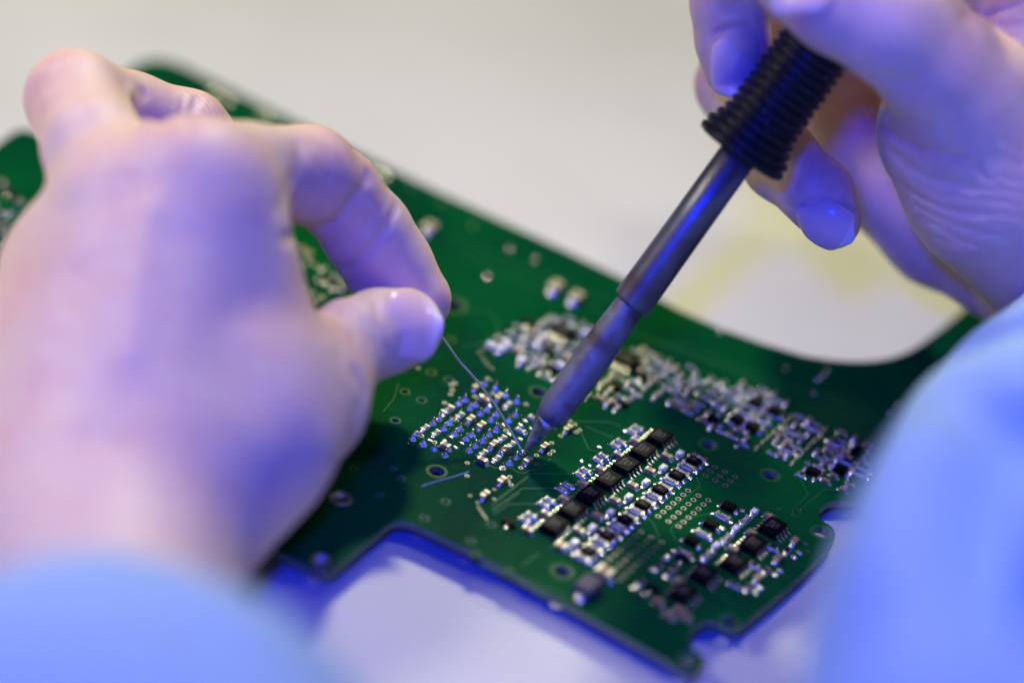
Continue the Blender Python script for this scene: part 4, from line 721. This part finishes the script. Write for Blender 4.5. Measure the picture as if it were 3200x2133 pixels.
def hand_mesh(name, H, step):
    V, Q = surface_nets(H, step)
    V = project(V, H, 3, False); V = relax(V, Q); V = project(V, H, 2, False); V = relax(V, Q, 0.4); V = project(V, H, 2, False)
    # refine: split every quad into four, then settle onto the creased surface
    E = np.concatenate([Q[:, [i, (i + 1) % 4]] for i in range(4)]); E.sort(axis=1)
    U, inv = np.unique(E, axis=0, return_inverse=True); inv = inv.reshape(4, -1)
    nv = len(V); mid = (V[U[:, 0]] + V[U[:, 1]]) / 2; cen = V[Q].mean(1)
    V2 = np.concatenate([V, mid, cen]); ei = [nv + inv[i] for i in range(4)]; ci = nv + len(U) + np.arange(len(Q))
    Q2 = np.concatenate([np.stack([Q[:, i], ei[i], ci, ei[(i - 1) % 4]], 1) for i in range(4)])
    V2 = project(V2, H, 2, True)
    V2 = V2 * MM
    me = bpy.data.meshes.new(name); me.vertices.add(len(V2)); me.vertices.foreach_set('co', V2.astype(np.float32).ravel())
    nq = len(Q2); me.loops.add(nq * 4); me.loops.foreach_set('vertex_index', Q2.astype(np.int32).ravel())
    me.polygons.add(nq); me.polygons.foreach_set('loop_start', np.arange(0, nq * 4, 4, dtype=np.int32)); me.polygons.foreach_set('loop_total', np.full(nq, 4, np.int32))
    me.update(calc_edges=True); me.validate(); me.polygons.foreach_set('use_smooth', np.ones(len(me.polygons), bool))
    return me
def nail_mesh(N, H):
    c, a, nn = (np.array(N[k], float) for k in ('c', 'a', 'n')); b = np.cross(nn, a); b /= np.linalg.norm(b)
    S, T = 22, 18; pts = []
    for i in range(S + 1):
        s = -1 + 2 * i / S
        wfac = (1 - 0.10 * max(0, -s)) * (1 - abs(s) ** 5 * 0.55 if s > 0 else 1 - abs(s) ** 4 * 0.45)
        for j in range(T + 1):
            t = -1 + 2 * j / T
            sh = (0.10 * (1 - t * t) if s > 0 else -0.12 * (1 - t * t)) * abs(s) * N['l']
            pts.append(c + a * (s * N['l'] / 2 * (1 - 0.10 * t * t) + sh * 0.5) + b * (t * wfac * N['w'] / 2))
    P = np.array(pts)
    cl = np.array([c + a * (-1 + 2 * i / S) * N['l'] / 2 for i in range(S + 1)]); Q = cl + nn * 5.0
    for _ in range(60): Q = Q - nn * np.clip(hand_sd(Q, H, False), -1, 1)[:, None] * 0.7
    hc = np.clip((Q - c) @ nn, -2.2, 2.0); s_ = np.linspace(-1, 1, S + 1); fit = np.polyfit(s_[:S - 2], hc[:S - 2], 2); hc = np.clip(np.polyval(fit, s_), -2.0, 2.0)
    tt = np.tile(np.linspace(-1, 1, T + 1), (S + 1, 1)); drop = 0.16 * N['w']
    hh = hc[:, None] - drop * tt ** 2 * (0.85 + 0.15 * tt ** 2) + np.linspace(0.38, 0.60, S + 1)[:, None]
    Q = P - ((P - c) @ nn)[:, None] * nn + hh.reshape(-1, 1) * nn
    Z = np.concatenate([Q, Q - nn * 0.9]); m = (S + 1) * (T + 1); f = []; mi = []
    for i in range(S):
        for j in range(T):
            k = i * (T + 1) + j; q = [k, k + 1, k + T + 2, k + T + 1]
            f.append(tuple(q[::-1])); mi.append(1 if i >= S - 3 else 0)
    rim = [j for j in range(T + 1)] + [i * (T + 1) + T for i in range(1, S + 1)] + [S * (T + 1) + j for j in range(T - 1, -1, -1)] + [i * (T + 1) for i in range(S - 1, 0, -1)]
    for k in range(len(rim)):
        p, q = rim[k], rim[(k + 1) % len(rim)]; f.append((p, q, q + m, p + m)); mi.append(1)
    me = mesh('fingernail', Z, f, True, mi); me.materials.append(M['nail']); me.materials.append(M['nailtip']); return me
person = empty('person', 'person in pale blue sleeves, one hand feeding solder wire, the other holding the iron', 'person', (40, -140, TABLE_Z))
inv = Matrix.Translation(-person.location)
def person_part(name, me, m, par=None, label=None):
    o = new_obj(name, me, m, par or person)
    if par is None: o.matrix_parent_inverse = inv
    if label: o['label'] = label
    return o
def sleeve_mesh(rings, seed, z_min, folds):
    P = smooth_path([r[:3] for r in rings], 14); R = [float(q[0]) for q in smooth_path([[r[3], 0, 0] for r in rings], 14)]
    n = len(P); seg = 140; v, f = tube_rings(P, R, seg, False); v = np.array(v).reshape(n, seg, 3); r = random.Random(seed)
    C = np.array(P)[:, None, :]; ph = [r.uniform(0, 6.28) for _ in range(8)]
    w = np.linspace(0, 2 * math.pi, seg, endpoint=False)[None, :]; s = (np.arange(n) / n * 20)[:, None]
    amp = 0.020 * np.sin(3 * w + ph[0] + 0.25 * s) + 0.016 * np.sin(0.75 * s + 1.5 * np.sin(w + ph[1]) + ph[2]) + 0.012 * np.sin(5 * w - 0.6 * s + ph[3]) + 0.010 * np.sin(1.7 * s + 2 * w + ph[4]) + 0.004 * np.sin(9 * w + 1.1 * s + ph[5])
    v = C + (v - C) * (1 + amp * np.minimum(1.0, np.arange(n) / 10.0)[:, None])[..., None]
    for pts, depth, wid in folds:
        d = polyline_dist(v.reshape(-1, 3), pts).reshape(n, seg); out = v - C; out /= np.linalg.norm(out, axis=2)[..., None]
        v = v - out * (depth * np.exp(-(d / wid) ** 2))[..., None]
    inner = [C[i] + (v[i] - C[i]) * 0.965 for i in range(10)]
    v[:, :, 2] = np.maximum(v[:, :, 2], z_min)
    out = [tuple(p) for p in v.reshape(-1, 3)]; base = len(out)
    for i in range(10): out += [tuple(p) for p in inner[i]]
    for k in range(seg): f.append((k, base + k, base + (k + 1) % seg, (k + 1) % seg))
    for i in range(9):
        for k in range(seg): f.append((base + i * seg + k, base + (i + 1) * seg + k, base + (i + 1) * seg + (k + 1) % seg, base + i * seg + (k + 1) % seg))
    return mesh('sleeve', out, f, True)
for H, NL, SL, hl, sl_, sd in ((LEFT_HAND, LEFT_NAILS, LEFT_SLEEVE, 'hand pinching the solder wire between thumb and bent finger', 'pale blue sleeve cuff on the arm of the wire-holding hand', 1),
                       (RIGHT_HAND, RIGHT_NAILS, RIGHT_SLEEVE, 'hand gripping the ribbed soldering iron like a pen', 'creased blue sleeve on the arm of the iron-holding hand', 5)):
    ho = person_part('hand', hand_mesh('hand', H, HAND_STEP), M['skin_l' if sd == 1 else 'skin_r'], None, hl)
    for N in NL: person_part('fingernail', nail_mesh(N, H), None, ho)
    person_part('sleeve', sleeve_mesh(SL, sd, TABLE_Z + 0.4, LEFT_FOLDS if sd == 1 else RIGHT_FOLDS), M['cloth'], None, sl_)
